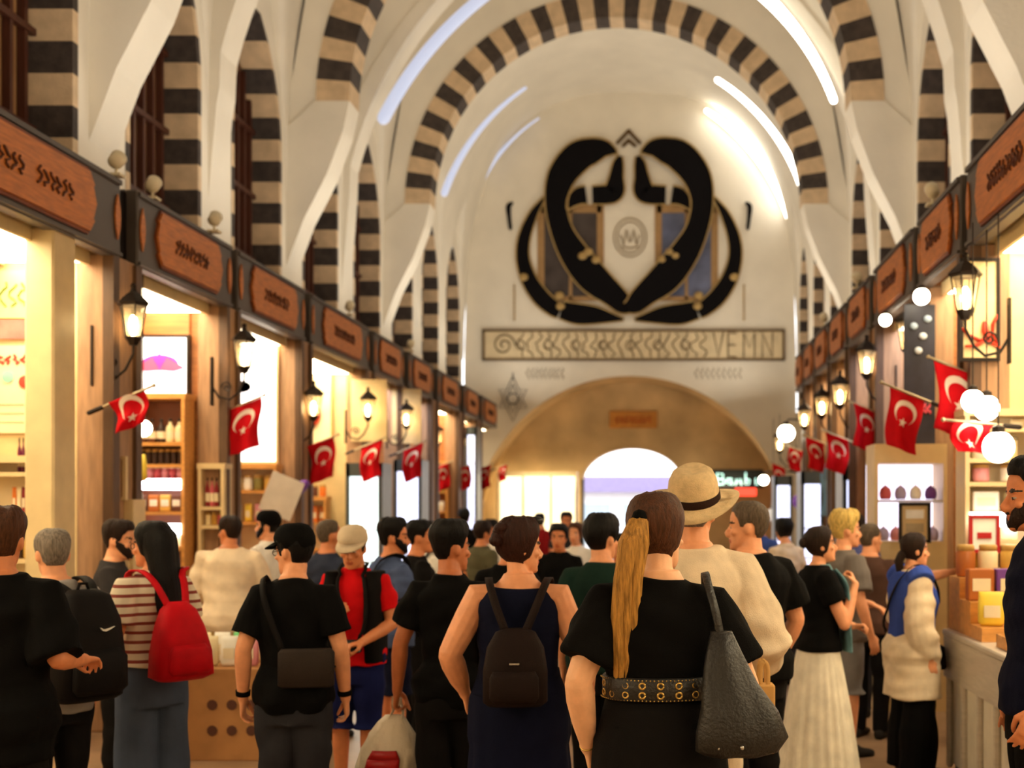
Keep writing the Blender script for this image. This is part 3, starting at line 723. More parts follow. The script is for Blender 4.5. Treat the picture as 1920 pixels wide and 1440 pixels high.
# 15  blue T-shirt
p15 = make_person('man in slate blue T-shirt with shoulder strap and dark beard, looking right', -1.78, 8.0, -50, 1.59, 'm', 'tan', hy=-22, vox=.008, beard=HB,
    aR=dict(e=(.23,.02,1.12), w=(.15,.22,.96)), top=dict(m=fabric('slate_blue', (74,88,124)), sleeve=.75, hem=.84), bot=dict(k='shorts', m=NAVY), hair=dict(k='crop', m=HB, t=.026, side=.4))
e, part = side_thing(p15, 'shoulder_bag', (-.21,.02,.84), 'dark shoulder bag on the man in slate blue', 'bag')
part(bag_loft([((-.235,.03,.84),.035,.10),((-.235,.03,.86),.045,.12),((-.235,.03,1.0),.045,.12),((-.235,.03,1.02),.03,.10)]), 'bag_body', NYL)
m2 = MB(); m2.ribbon([(-.235,-.08,1.01),(-.12,-.155,1.18),(.03,-.125,1.38),(.10,-.02,1.472),(.06,.11,1.38),(-.08,.155,1.2),(-.225,.12,1.01)], (.7,.2,.6), .035, .007); part(m2, 'strap', NYL)
e, part = side_thing(p15, 'paper_cup', (.13,.34,.88), 'white paper cup with red print held by the man in slate blue', 'cup')
m2 = MB(); m2.lathe([(.030,.88),(.042,.99),(.043,.995),(.040,.995)], (.13,.34,0), 18); part(m2, 'cup_body', WHITE)
m2 = MB(); m2.lathe([(.0385,.94),(.0425,.972)], (.13,.34,0), 18); part(m2, 'printed_band', PRED)
# 16 17  two dark men behind
p16 = make_person('man in black T-shirt with cropped hair behind the man in slate blue', -1.76, 8.75, -60, 1.57, 'm', 'tan', hy=-14, vox=.009, top=dict(m=BLK2, sleeve=.7), bot=dict(k='trousers', m=BLK2), hair=dict(k='crop', m=HB, t=.02, side=.2))
p17 = make_person('man in white T-shirt with dark backpack straps and black beard near the left stalls', -1.83, 9.7, -70, 1.55, 'm', 'tan', vox=.01, beard=HB, top=dict(m=WHITE, sleeve=.7), bot=dict(k='trousers', m=DJEAN), hair=dict(k='short', m=HB, t=.016))
mb = MB()
for k in (-1, 1): mb.ribbon([Vector(q)*p17.s for q in ((.08*k,-.13,1.3),(.10*k,-.04,1.472),(.10*k,.08,1.41),(.12*k,.14,1.2),(.17*k,.05,1.05))], (1,0,0), .035, .008)
mb.build('backpack_straps', NYL, p17.root, True)
# 19  behind the navy dress
p19 = make_person('person in black top mostly hidden behind the woman in the navy dress', -.93, 7.3, -8, 1.57, 'f', 'tan', vox=.01, top=dict(m=BLK, sleeve=.5), bot=dict(k='trousers', m=DJEAN), hair=dict(k='woman', m=HDB, t=.018))
# 18 and the far crowd
far = [('man in black shirt walking towards the camera in mid hall', 1048, 10.4, 178, 1.52, BLK, HB, 'm', 'tan'),
       ('woman with pale scarf and white top in the far crowd', 1080, 12.5, 165, 1.50, WHITE, HBR, 'f', 'fair'),
       ('man in olive shirt in the far crowd left of the navy dress', 903, 11.6, -40, 1.53, fabric('olive', (92,88,66)), HDB, 'm', 'tan'),
       ('man in white shirt in the far crowd left of the navy dress', 922, 13.4, 150, 1.52, WHITE, HB, 'm', 'tan'),
       ('far person in grey jacket near the exit arch', 1062, 16.5, 185, 1.58, CHAR, HB, 'm', 'tan'),
       ('far woman in red top near the exit arch', 1012, 18.5, 20, 1.55, fabric('dull_red', (150,30,34)), HB, 'f', 'fair'),
       ('far man in blue shirt by the right stalls', 1425, 13.0, -30, 1.60, fabric('mid_blue', (60,80,140)), HDB, 'm', 'tan'),
       ('woman in beige dress by the right stalls behind the man in black', 1472, 11.5, 30, 1.56, CREAM, HB, 'f', 'fair'),
       ('far man in dark jacket under the left flags', 870, 17.0, 10, 1.62, BLK2, HB, 'm', 'tan'),
       ('man in red T-shirt half hidden beyond the dark green T-shirt', 1163, 9.0, 172, 1.47, fabric('bright_red', (206,16,22)), HB, 'm', 'tan')]
for lb, px, d, yw, H, mt, hm_, sx_, sk in far:
    make_person(lb, xat(px, d), d, yw, H, sx_, sk, vox=.013, top=dict(m=mt, sleeve=.7), bot=dict(k='trousers', m=DJEAN), hair=dict(k='short' if sx_ == 'm' else 'woman', m=hm_, t=.018))
# 20  man in black, right
p20 = make_person('stocky man in black T-shirt with short grey hair looking left, arm hanging', .43, 6.1, 34, 1.705, 'm', 'fair', w=1.1, dp=1.15, hy=42, vox=.0065, fat=1.1,
    aR=dict(e=(.275,-.03,1.12), w=(.235,.10,.875), curl=.9), top=dict(m=BLK, sleeve=.72, loose=.02, hem=.84, ease=.02), bot=dict(k='trousers', m=BLK2), hair=dict(k='crop', m=HGR2, t=.009, wob=.002))
# 21  woman with the white skirt
TEAL = mat('cloth_teal_print', srgb(92,132,140), .85, var=.5, scale=9, bump=.2, bscale=200)
p21 = make_person('woman in long white skirt, black top and teal scarf with hand raised to her chin', .935, 7.4, -76, 1.56, 'f', 'fair', hy=-6, hp=6, vox=.0065,
    aR=dict(e=(.20,.10,1.09), w=(.10,.215,1.345), d=(-.55,-.1,.8), n=(.5,.8,0), t=(0,-1,0), curl=1.2), aL=dict(e=(-.20,.08,1.12), w=(-.06,.27,1.05), d=(.6,.7,.1), n=(0,.3,1), curl=1.2),
    top=dict(m=BLK, sleeve=.5, hem=.905, wr=.003, ease=.026), bot=dict(k='skirt', ease=.008, m=fabric('ivory', (236,226,206)), waist=.95, hem=.035, flare=2.05, pleats=22, pleat=.055, pw=.9), hair=dict(k='woman', m=HDB, t=.012, wob=.002), shoe=(196,170,140))
mb = MB()
mb.ell(p21.HMs @ Vector((0,-.118,.03)), (.032,.030,.034), 12, 8); mb.build('bun', HDB, p21.root, True)
s = p21.s; mb = MB()
mb.loft([[v*s for v in sring((0, .012, z), rx, ry, 26)] for z, rx, ry in ((1.40,.10,.085),(1.43,.092,.082),(1.462,.074,.066),(1.475,.066,.058))])
scarf = mb.build('scarf', TEAL, p21.root, True)
mb = MB(); mb.ribbon([Vector(q)*s for q in ((.06,.085,1.44),(.085,.135,1.36),(.10,.145,1.26),(.10,.145,1.12),(.10,.15,.99),(.10,.155,.90))], (1,0,0), [.06,.10,.13,.15,.17,.16], .012); mb.build('scarf_end', TEAL, scarf, True)
e, part = side_thing(p21, 'phone', (.055,.19,1.21), 'pale phone held under the chin of the woman in white skirt', 'phone')
m2 = MB(); m2.obox((.055,.20,1.275), (.033,0,0), (0,.028,.062), (0,.005,-.0023)); part(m2, 'phone_body', WHITE, False)
# 22  blond youth with the grey T-shirt
p22 = make_person('blond youth in grey T-shirt with pale green print and grey shorts', 1.215, 8.3, -66, 1.635, 'm', 'fair', hy=-12, vox=.007,
    aR=dict(e=(.24,-.02,1.12), w=(.26,.06,.87)), aL=dict(e=(-.22,.06,1.12), w=(-.05,.27,1.06), d=(.8,.5,-.3), n=(0,0,1)), top=dict(m=fabric('ash_grey', (112,104,98)), sleeve=.8, loose=.026, hem=.82, ease=.02), bot=dict(k='shorts', m=fabric('grey_shorts', (118,114,112)), hem=.45), hair=dict(k='short', m=HYL, t=.032, wob=.012, side=.5))
s = p22.s; PG = mat('green_print', srgb(150,214,140), .7, var=.08); mb = MB()
def chest(u, z, off=.006):
    rx, ry, yc = tz(p22.T, z); a = R(90-u); return Vector(((rx+.022+off)*math.cos(a), yc+(ry+.022+off)*math.sin(a), z))*s
for j, pat in enumerate(([(0,0),(0,1)],[(0,0),(.0,1),(.6,1),(.6,.5),(0,.5)],[(.0,0),(0,1),(.6,1),(.6,0),(0,0)])):
    u0 = 26+j*14
    mb.tube([chest(u0+a*14, 1.225+b*.055) for a, b in pat], .0055, 6)
mb.tube([chest(24+i*4.5, 1.205) for i in range(10)], .003, 6)
mb.build('shirt_print', PG, p22.root, True)
# 23 24
p23 = make_person('dark-haired man in blue polo shirt behind the blond youth', 1.52, 9.8, 12, 1.61, 'm', 'tan', hy=10, vox=.009, top=dict(m=fabric('polo_blue', (84,92,150)), sleeve=.7), bot=dict(k='trousers', m=DJEAN), hair=dict(k='short', m=HDB, t=.018))
p24 = make_person('grey-haired man in brown T-shirt pointing across the right stall', 1.50, 8.95, -30, 1.55, 'm', 'fair', hy=-24, vox=.008, w=1.1,
    aR=dict(e=(.42,.17,1.30), w=(.60,.36,1.34), d=(.75,.65,.05), n=(0,0,1), curl=.5), top=dict(m=fabric('brown', (84,60,50)), sleeve=.7, hem=.84), bot=dict(k='trousers', m=BLK2), hair=dict(k='bald', m=HGR2, t=.008, wob=.001))
# 25  girl in the blue vest
p25 = make_person('girl in blue knitted vest over long cream tunic with black crossbody bag', 1.56, 7.72, -74, 1.515, 'f', 'fair', hy=-4, vox=.0065,
    aR=dict(e=(.20,-.05,1.10), w=(.215,.03,.835), curl=.7), aL=dict(e=(-.20,.02,1.1), w=(-.16,.16,.9)),
    top=dict(m=fabric('tunic_cream', (232,212,182)), sleeve=1.95, hem=.56, ease=.030, loose=.026, flare=.13, wr=.006, name='tunic'), bot=dict(k='trousers', m=BLK, wide=.07), hair=dict(k='woman', m=HDB, t=.010, wob=.002))
s = p25.s; mb = MB()
mb.loft([[v*s for v in sring((0, tz(p25.T, z)[2], z), tz(p25.T, z)[0]+.048, tz(p25.T, z)[1]+.050)] for z in (.985,1.0,1.06,1.13,1.23,1.32,1.385,1.43,1.45)])
for k in (-1, 1): mb.tube([Vector((.09*k,-.012,1.40))*s, Vector((.150*k,-.012,1.41))*s, Vector((.182*k,-.016,1.38))*s], [.080*s,.098*s,.098*s], 14, dome=False)
remesh(mb, 'vest', fabric('cobalt', (58,82,168)), .009, 3, p25.root, wr=(.004, 22, 5))
mb = MB(); mb.tube([p25.HMs @ Vector((0,-.10,-.03)), p25.HMs @ Vector((0,-.125,-.08)), p25.HMs @ Vector((0,-.115,-.16)), p25.HMs @ Vector((0,-.10,-.20))], [.03,.03,.024,.01], 10); mb.build('ponytail', HDB, p25.root, True)
e, part = side_thing(p25, 'crossbody_bag', (-.1,.215,.74), 'small black crossbody bag of the girl in the blue vest', 'bag')
part(bag_loft([((-.06,.235,.74),.085,.03),((-.06,.235,.755),.098,.042),((-.06,.225,.90),.092,.04),((-.06,.22,.915),.07,.025)]), 'bag_body', NYL)
m2 = MB(); m2.ribbon([(-.12,.215,.91),(-.04,.185,1.05),(.03,.185,1.2),(.085,.145,1.36),(.11,.02,1.495),(.09,-.12,1.40),(-.02,-.165,1.22),(-.12,-.16,1.05),(-.20,.0,.95),(-.16,.16,.90)], (.8,.2,.5), .020, .006); part(m2, 'strap', NYL)
# 26  man at the right edge
p26 = make_person('tall dark-haired man in dark navy polo at the right edge, bearded profile facing left', 1.43, 4.65, 84, 1.86, 'm', 'tan', hy=6, hp=-3, vox=.0065, beard=HDB,
    aL=dict(e=(-.245,-.05,1.12), w=(-.24,.06,.88)), top=dict(m=NAVY, sleeve=.5, hem=.84), bot=dict(k='trousers', m=BLK), hair=dict(k='crop', m=HB, t=.022, side=.4))
# ------------------------------------------------------------------ the hall
PLAS_ = mat('vault_plaster', srgb(230,221,204), .7, var=.06, scale=1.2, bump=.25, bscale=14)
STONE_D = mat('dark_voussoir', srgb(62,52,46), .7, var=.35, scale=9, bump=.4, bscale=40)
STONE_L = mat('light_voussoir', srgb(206,178,142), .75, var=.14, scale=6, bump=.3, bscale=40)
TANST = mat('tan_stone', srgb(208,178,130), .8, var=.22, scale=1.1, bump=.5, bscale=9)
BRWOOD = mat('brown_window_wood', srgb(70,34,20), .5, var=.25, scale=5, stretch=(12,12,1))
GRIM = mat('grey_lacquer', srgb(84,76,72), .45, var=.10, scale=4)
UW = 4.28; YE = 31.6; Y0 = -3.1; PER = 2.87; P0 = 11.25
ZS, ZR = 5.4, 6.9
def zb(u): 
    u = min(abs(u), UW); return ZS+ZR*max(0, 1-(u/UW)**2.7)**(1/2.7)
pill = [P0+PER*k for k in range(-5, 8)]
def lun(v, w=1.2, h=3.7):
    v = abs(v)
    if v >= w: return -1
    Rr = (w*w+h*h)/(2*w); return ZS+math.sqrt(max(0, Rr*Rr-(v+Rr-w)**2))
def zc(y):
    b = (y-P0) % PER - PER/2; return lun(b)
# floor
mb = MB(); mb.box((XC-6.2,Y0-.2,-.2), (XC+6.2,60,0)); fl = mb.build('floor', mat('polished_stone_floor', srgb(150,122,96), .32, var=.25, scale=2.2, bump=.1, bscale=30, spec=.4)); struct(fl)
# vault
us = [UW*math.sin(math.pi/2*t/44) for t in range(-44, 45)]
ny = 330; ys = [Y0+(YE+.3-Y0)*i/ny for i in range(ny+1)]
mb = MB(); rows = []
for y in ys:
    c = zc(y); rows.append([Vector((XC+u, y, max(zb(u), c if abs(u) > 2.5 else -1))) for u in us])
mb.loft(rows, cap=False, closed=False)
va = mb.build('ceiling', PLAS_, None, True); struct(va)
sm = va.modifiers.new('t', 'SOLIDIFY'); sm.thickness = .25; sm.offset = 1
# side walls: lower band plain, upper with pointed windows
def wall(side, nm):
    s = side; X = lambda u: XC+s*u
    mb = MB(); th = .95
    mb.box((min(X(UW), X(UW+th)), Y0, 0), (max(X(UW), X(UW+th)), YE+.4, 4.05))
    w, sp, top = .86, 6.35, 7.95; h = top-sp; Rr = (w*w+h*h)/(2*w)
    def ow(z):
        if z <= sp: return w
        if z >= top: return 0
        return math.sqrt(Rr*Rr-(z-sp)**2)-(Rr-w)
    zs = [4.05+.28*i for i in range(14)]
    zs = [z for z in zs if z < top]+[top, 8.6, 9.35]
    for k in range(len(pill)-1):
        a, b = pill[k], pill[k+1]; c = (a+b)/2
        if b > YE+1.5: break
        b = min(b, YE+.4)
        for i in range(len(zs)-1):
            z0, z1 = zs[i], zs[i+1]; w0, w1 = ow(z0), ow(z1); dk = i % 2
            band = .10
            for sg, e in ((-1, a), (1, b)):
                y0, y1 = c+sg*w0, c+sg*w1
                f0, f1 = (y0+sg*band, y1+sg*band) if z0 < top else (y0, y1)
                mb.add([(X(UW),f0,z0),(X(UW),e,z0),(X(UW),e,z1),(X(UW),f1,z1)], [(0,1,2,3)])
                if z0 < top:
                    mb.add([(X(UW-.004),y0,z0),(X(UW-.004),f0,z0),(X(UW-.004),f1,z1),(X(UW-.004),y1,z1)], [(0,1,2,3)], 1+dk)
                    mb.add([(X(UW-.004),y0,z0),(X(UW+.42),y0,z0),(X(UW+.42),y1,z1),(X(UW-.004),y1,z1)], [(0,1,2,3)], 1+dk)
        # sill
        mb.add([(X(UW),c-w,4.05),(X(UW+.42),c-w,4.05),(X(UW+.42),c+w,4.05),(X(UW),c+w,4.05)], [(0,1,2,3)])
    # outer skin closes the wall behind the windows
    mb.box((min(X(UW+.80), X(UW+th)), Y0, 4.05), (max(X(UW+.80), X(UW+th)), YE+.4, 9.4))
    struct(mb.build(nm, [PLAS_, STONE_L, STONE_D]))
    return ow, top
ow, wtop = wall(-1, 'wall_left'); wall(1, 'wall_right')
# windows
GLS = mat('dusty_amber_glass', srgb(150,110,70), .35, var=.3, scale=1.5)
def window(side, c, nm, n):
    s = side; X = lambda u: XC+s*u
    mb = MB(); outl = []
    zz = [4.05+.15*i for i in range(26) if 4.05+.15*i < wtop]+[wtop]
    a_ = [(c+ow(z), z) for z in zz]+[(c-ow(z), z) for z in reversed(zz)]
    mb.prism([(X(UW+.40), y, z) for y, z in a_], (s*.02, 0, 0)); o = mb.build(nm, GLS); struct(o)
    m2 = MB()
    for i in range(7):
        y = c-.72+.24*i; zt = max(z for z in zz if ow(z) >= abs(y-c)-.001)
        m2.box((X(UW+.36)-.035,y-.026,4.05), (X(UW+.36)+.035,y+.026,zt))
    for z in (4.12,4.95,5.8,6.65):
        m2.box((X(UW+.34)-.03,c-ow(z),z-.03), (X(UW+.34)+.03,c+ow(z),z+.03))
    m2.build('window_frame', BRWOOD, o)
n = 0
for s_ in (-1, 1):
    for k in range(len(pill)-1):
        if 5 < pill[k] < YE-1.5: n += 1; window(s_, (pill[k]+pill[k+1])/2, 'window_%d' % n, n)
# transverse arches
def rib(y, nm, striped, r=3.42, zc_=7.2, band=.46, half=.26, pointed=None):
    mb = MB(); inner, outer = [], []
    if pointed is None:
        nb = 41; da = math.pi/nb
        for i in range(nb+1):
            a = math.pi*i/nb
            inner.append((r*math.cos(a), zc_+r*math.sin(a))); outer.append(((r+band)*math.cos(a), zc_+(r+band)*math.sin(a)))
    else:
        cx, cz, rr = pointed; nb = 40; a0 = math.acos(min(1, (cx*-1)/rr)); 
        pts = []
        amax = math.acos(-cx/rr)             # apex angle (u=0)
        for i in range(21):
            a = R(14)+(amax-R(14))*i/20; pts.append((cx+rr*math.cos(a), cz+rr*math.sin(a)))
        inner = pts+[(-u, z) for u, z in reversed(pts[:-1])]
        outer = [(u*1.06+(.0), z+.10) for u, z in inner]
    # legs die into the wall
    u0, z0 = inner[0]; leg = [(UW+.02, 4.9), (u0+(UW-u0)*.72, 5.6), (u0+(UW-u0)*.36, 6.2), (u0+(UW-u0)*.10, z0-.4)]
    full_i = leg+inner+[(-u, z) for u, z in reversed(leg)]
    full_o = [(UW+.05, 4.9)]+[(UW+.05, z) for u, z in leg[1:]]+[(max(-UW-.05, min(UW+.05, u)), z) for u, z in outer]+[(-UW-.05, z) for u, z in reversed(leg[1:])]+[(-UW-.05, 4.9)]
    for i in range(len(full_i)-1):
        isb = 4 <= i < 4+len(inner)-1
        mi = 0
        if striped and isb: mi = 2 if (i-4) % 2 else 1
        (a, b), (c, d) = full_i[i], full_i[i+1]; (e, f), (g, h) = full_o[i], full_o[i+1]
        hw0 = half if isb else .26
        q = [(a,b),(c,d),(g,h),(e,f)]
        mb.add([(XC+p_, y-hw0, z) for p_, z in q]+[(XC+p_, y+hw0, z) for p_, z in q], [(0,1,2,3),(7,6,5,4),(0,4,5,1),(1,5,6,2),(2,6,7,3),(3,7,4,0)], mi)
        # web up to the vault
        zt0, zt1 = zb(e)+.08, zb(g)+.08
        if zt0 > f or zt1 > h:
            w2 = half-.03 if isb else .23
            q = [(e,f),(g,h),(g,max(zt1,h)),(e,max(zt0,f))]
            mb.add([(XC+p_, y-w2, z) for p_, z in q]+[(XC+p_, y+w2, z) for p_, z in q], [(0,1,2,3),(7,6,5,4)])
    o = mb.build(nm, [PLAS_, STONE_L, STONE_D]); struct(o); return o
k = 0
for y in pill:
    if y < 4 or y > YE-1: continue
    k += 1; i = round((y-P0)/PER)
    if i == 6: continue
    if i in (0, 2, 4): rib(y, 'trim_%d' % k, True)
    elif i in (1, 3, 5): rib(y, 'trim_%d' % k, False, pointed=(-2.05, 5.27+(.3 if i > 1 else 0)+(.6 if i == 5 else 0), 6.38+(.25 if i == 5 else 0)))
    else: rib(y, 'trim_%d' % k, True)
# glowing tubes standing in for reflections on glossy vault moldings
GLINTW = mat('glint_white', (1,1,1), .4, var=0, emit=7, ecol=srgb(255,250,236)); GLINTB = mat('glint_cool', (.3,.31,.34), .4, var=0, emit=.52, ecol=srgb(206,216,246))
def arc3(p, q, r_, n=26):
    ax, ay = p; bx, by = q; cx, cy = r_
    d = 2*(ax*(by-cy)+bx*(cy-ay)+cx*(ay-by))
    ux = ((ax*ax+ay*ay)*(by-cy)+(bx*bx+by*by)*(cy-ay)+(cx*cx+cy*cy)*(ay-by))/d
    uy = ((ax*ax+ay*ay)*(cx-bx)+(bx*bx+by*by)*(ax-cx)+(cx*cx+cy*cy)*(bx-ax))/d
    rr = math.hypot(ax-ux, ay-uy); a0 = math.atan2(ay-uy, ax-ux); a1 = math.atan2(cy-uy, cx-ux)
    while a1-a0 > math.pi: a1 -= 2*math.pi
    while a1-a0 < -math.pi: a1 += 2*math.pi
    return [(ux+rr*math.cos(a0+(a1-a0)*t/n), uy+rr*math.sin(a0+(a1-a0)*t/n)) for t in range(n+1)]
def molding_arc(px3, d, r0, r1, m, label):
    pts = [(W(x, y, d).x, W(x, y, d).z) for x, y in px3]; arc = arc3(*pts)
    e = empty('molding_glint', (arc[0][0], d, arc[0][1]), label, 'lamp', 'curved vault moldings with added glints')
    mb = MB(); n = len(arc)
    mb.tube([(x-arc[0][0], 0, z-arc[0][1]) for x, z in arc], [r0+(r1-r0)*(i/n)**1.2 for i in range(n)], 10, up=(0,1,0)); mb.build('glint_tube', m, e, True)
    mb = MB(); mb.tube([(x-arc[0][0], r0*.9, z-arc[0][1]+.02) for x, z in arc], [(r0+(r1-r0)*(i/n))*.8 for i in range(n)], 8, up=(0,1,0)); mb.build('molding_strip', PLAS_, e, True)
yA, yB = P0+3*PER-.36, P0+5*PER-.36
molding_arc([(719,222),(800,98),(925,-20)], yA, .10, .09, GLINTB, 'wide bluish curved molding with added glint on the left of the nearest vault rib')
molding_arc([(1563,188),(1505,75),(1425,-15)], yA, .055, .10, GLINTW, 'white curved molding with added glint on the right of the nearest vault rib')
molding_arc([(833,362),(885,262),(985,165)], yB, .075, .03, GLINTB, 'thin bluish curved molding with added glint on the left, middle of the three')
molding_arc([(1502,345),(1448,245),(1345,150)], yB, .07, .05, GLINTW, 'white curved molding with added glint on the right, upper of the far pair')
molding_arc([(876,418),(915,320),(1010,222)], YE-.3, .07, .02, GLINTB, 'faint bluish curved molding with added glint on the left by the end wall')
molding_arc([(1484,405),(1420,293),(1325,208)], YE-.3, .15, .05, GLINTW, 'bright white curved molding with added glint on the right by the end wall')
# end wall with its big arch
AR, AZ = 4.06, .94
def aopen(u): return AZ+math.sqrt(max(0, AR*AR-u*u)) if abs(u) < AR-.001 else 0
mb = MB(); uu = [-UW+2*UW*i/120 for i in range(121)]
front, back = [], []
for i in range(120):
    a, b = uu[i], uu[i+1]
    z0a, z0b = (aopen(a) if abs(a) < 3.98 else 0), (aopen(b) if abs(b) < 3.98 else 0)
    q = [(a,z0a),(b,z0b),(b,zb(b)+.1),(a,zb(a)+.1)]
    mb.add([(XC+p_, YE, z) for p_, z in q]+[(XC+p_, YE+.3, z) for p_, z in q], [(0,1,2,3),(7,6,5,4),(0,4,5,1)])
struct(mb.build('wall_end', PLAS_))
# recess: soffit + stone back wall with the exit arch
YR = YE+1.7
mb = MB()
aa = [R(12+156*i/60) for i in range(61)]
mb.loft([[(XC+(AR-.01)*math.cos(a), y, AZ+AR*math.sin(a)) for a in aa] for y in (YE+.02, YR+.3)], cap=False, closed=False)
for s_ in (-1, 1): mb.box((XC+s_*4.02-.05,YE+.02,0), (XC+s_*4.02+.05,YR+.3,1.9))
o = mb.build('trim_arch_soffit', TANST, None, True); struct(o)
ew, esp, etop = 1.36, 2.28, 3.22
def eop(u): return esp+(etop-esp)*math.sqrt(max(0, 1-(u/ew)**2)) if abs(u) < ew else 0
mb = MB(); uu = sorted(set([-AR+2*AR*i/80 for i in range(81)]+[-ew+2*ew*i/40 for i in range(41)]))
for a, b in zip(uu, uu[1:]):
    m_ = (a+b)/2; z0a, z0b = (eop(a), eop(b)) if abs(m_) < ew else (0, 0)
    if abs(m_) < ew: z0a = max(z0a, esp); z0b = max(z0b, esp)
    q = [(a,z0a),(b,z0b),(b,max(z0b, aopen(b)+.1)),(a,max(z0a, aopen(a)+.1))]
    mb.add([(XC+p_, YR, z) for p_, z in q]+[(XC+p_, YR+.8, z) for p_, z in q], [(0,1,2,3),(7,6,5,4),(0,4,5,1)])
for s_ in (-1, 1): mb.add([(XC+s_*ew,YR,0),(XC+s_*ew,YR+.8,0),(XC+s_*ew,YR+.8,esp),(XC+s_*ew,YR,esp)], [(0,1,2,3)])
struct(mb.build('wall_recess', TANST))
# dark jambs of the exit
mb = MB(); mb.box((XC-ew-.02,YR-.06,0), (XC-ew+.07,YR+.02,esp+.1)); mb.box((XC+ew-.07,YR-.06,0), (XC+ew+.02,YR+.02,esp+.1)); struct(mb.build('trim_exit_jamb', GRIM))
# closing wall behind the camera
mb = MB(); mb.box((XC-5.3,Y0-.3,0), (XC+5.3,Y0,12.6)); struct(mb.build('wall_back', PLAS_))
# world outside: bright street and a pale building
LAV = mat('lavender_fascia', srgb(150,140,186), .6, var=.08)
e = empty('market_building', (XC, 47, 0), 'pale building with lavender fascia across the street beyond the exit arch', 'building')
mb = MB(); mb.box((-6,0,0), (6,5,2.15)); mb.build('facade', mat('white_facade', srgb(236,240,246), .7, var=.03), e)
mb = MB(); mb.box((-6.2,-.5,2.15), (6.2,5,2.75)); mb.build('roof_fascia', LAV, e)
for i in range(3):
    mb = MB(); mb.box((-2.4+1.7*i,-.05,.2), (-1.2+1.7*i,.0,1.7)); mb.build('shop_window', mat('pale_glass', srgb(190,214,232), .2, var=.05), e)
# ------------------------------------------------------------------ shop fronts
XL, XR = -4.1, 2.2
FZ0, FZ1 = 3.55, 4.15
ORW = mat('orange_wood', srgb(196,116,48), .45, var=.22, scale=3, stretch=(1,2,14)); DKT = mat('burnt_lettering', srgb(92,44,16), .6, var=.1)
EDG = mat('dark_orange_edge', srgb(126,62,26), .5, var=.2)
POSTW = mat('post_wood', srgb(164,126,94), .55, var=.2, scale=4, stretch=(8,8,1)); CREAMW = mat('cream_lacquer', srgb(222,196,146), .45, var=.08)
EDGEW = mat('post_edge', srgb(92,66,46), .5, var=.2, scale=5, stretch=(8,8,1)); PANW = mat('panel_wood', srgb(160,100,52), .5, var=.25, scale=3, stretch=(1,1,9)); SHW = mat('shelf_wood', srgb(214,150,78), .45, var=.18, scale=4, stretch=(2,9,9))
DARKM = mat('dark_metal', srgb(38,30,26), .4, .6, var=.1); LITW = mat('light_panel', (1,1,1), .4, var=0, emit=11, ecol=srgb(255,234,192)); LITC = mat('cool_light_panel', (1,1,1), .4, var=0, emit=8, ecol=srgb(240,244,255))
SHINE = mat('shop_back_cream', srgb(240,220,180), .6, var=.06)
def strokes(mb, rng, w, h, put, r=.008, n=7):
    """carved script-like strokes inside w x h; put(a,b) maps to 3-D"""
    for i in range(n):
        a0 = -w/2+w*(i+.5)/n; pts = []
        for t in range(7): pts.append(put(a0+w/n*.42*math.sin(t*1.3+rng.random()*2), -h/2+h*(t/6 if i % 2 else 1-t/6)*rng.uniform(.8, 1)))
        mb.tube(pts, r, 5)
def shop_sign(side, d0, d1, label, words=2, seed=1):
    s = side; X0 = XL if s < 0 else XR; e = empty('shop_sign', (X0, d0, FZ0), label, 'sign', 'grey shop signs along the %s stalls' % ('left' if s < 0 else 'right'))
    L = d1-d0; H = FZ1-FZ0
    lo = lambda a, b: (min(a, b), max(a, b))
    def bx(mb, a0, a1, y0, y1, z0, z1, bev=0): x0, x1 = lo(s*a0, s*a1); mb.box((x0,y0,z0), (x1,y1,z1), bev=bev)
    mb = MB(); bx(mb, 0, .10, 0, L, 0, H, .012); bx(mb, .10, .9, 0, .06, 0, H); bx(mb, .10, .9, L-.06, L, 0, H); mb.build('sign_box', GRIM, e)
    mb = MB(); bx(mb, .10, .98, .06, L-.06, H-.06, H-.02); mb.build('canopy_top', GRIM, e)
    mb = MB(); bx(mb, -.02, .10, .01, L-.01, H-.05, H-.015); bx(mb, -.02, .10, .01, L-.01, .015, .04); mb.build('sign_molding', GRIM, e)
    c = L/2; pw = L*.30; ph = H*.35; y0, y1 = c-pw, c+pw; zc_ = H/2
    def plate(mb, k, x0, x1):
        o = [(y0-.10*k,zc_),(y0-.05*k,zc_+ph*.55),(y0-.07*k,zc_+ph*.6*k),(y0,zc_+ph*k),(y1,zc_+ph*k),(y1+.07*k,zc_+ph*.6*k),(y1+.05*k,zc_+ph*.55),(y1+.10*k,zc_),(y1+.05*k,zc_-ph*.55),(y1+.07*k,zc_-ph*.6*k),(y1,zc_-ph*k),(y0,zc_-ph*k),(y0-.07*k,zc_-ph*.6*k),(y0-.05*k,zc_-ph*.55)]
        mb.prism([(s*x0, y, z) for y, z in o], (s*(x1-x0), 0, 0))
    mb = MB(); plate(mb, 1.12, 0, -.018); mb.build('name_plate_edge', EDG, e)
    mb = MB(); plate(mb, 1.0, -.018, -.032); pl = mb.build('name_plate', ORW, e)
    rg = random.Random(seed)
    for q in range(words):
        mb = MB(); wdt = pw*1.5/words; cc = c+(q-(words-1)/2)*wdt*1.05
        strokes(mb, rg, wdt*.8, ph*.55, lambda a, b: (s*-.036, cc-s*a*-1, zc_+b), .011, max(3, int(wdt/.09)))
        mb.build('carved_lettering', DKT, pl)
    for yy in (.07, L-.07):
        mb = MB(); mb.prism([(s*-.004, yy+a*.045, zc_+b*.17) for a, b in ((0,1),(.8,.45),(1,0),(.8,-.45),(0,-1),(-.8,-.45),(-1,0),(-.8,.45))], (s*-.012, 0, 0)); mb.build('end_ornament', ORW, e)
    return e
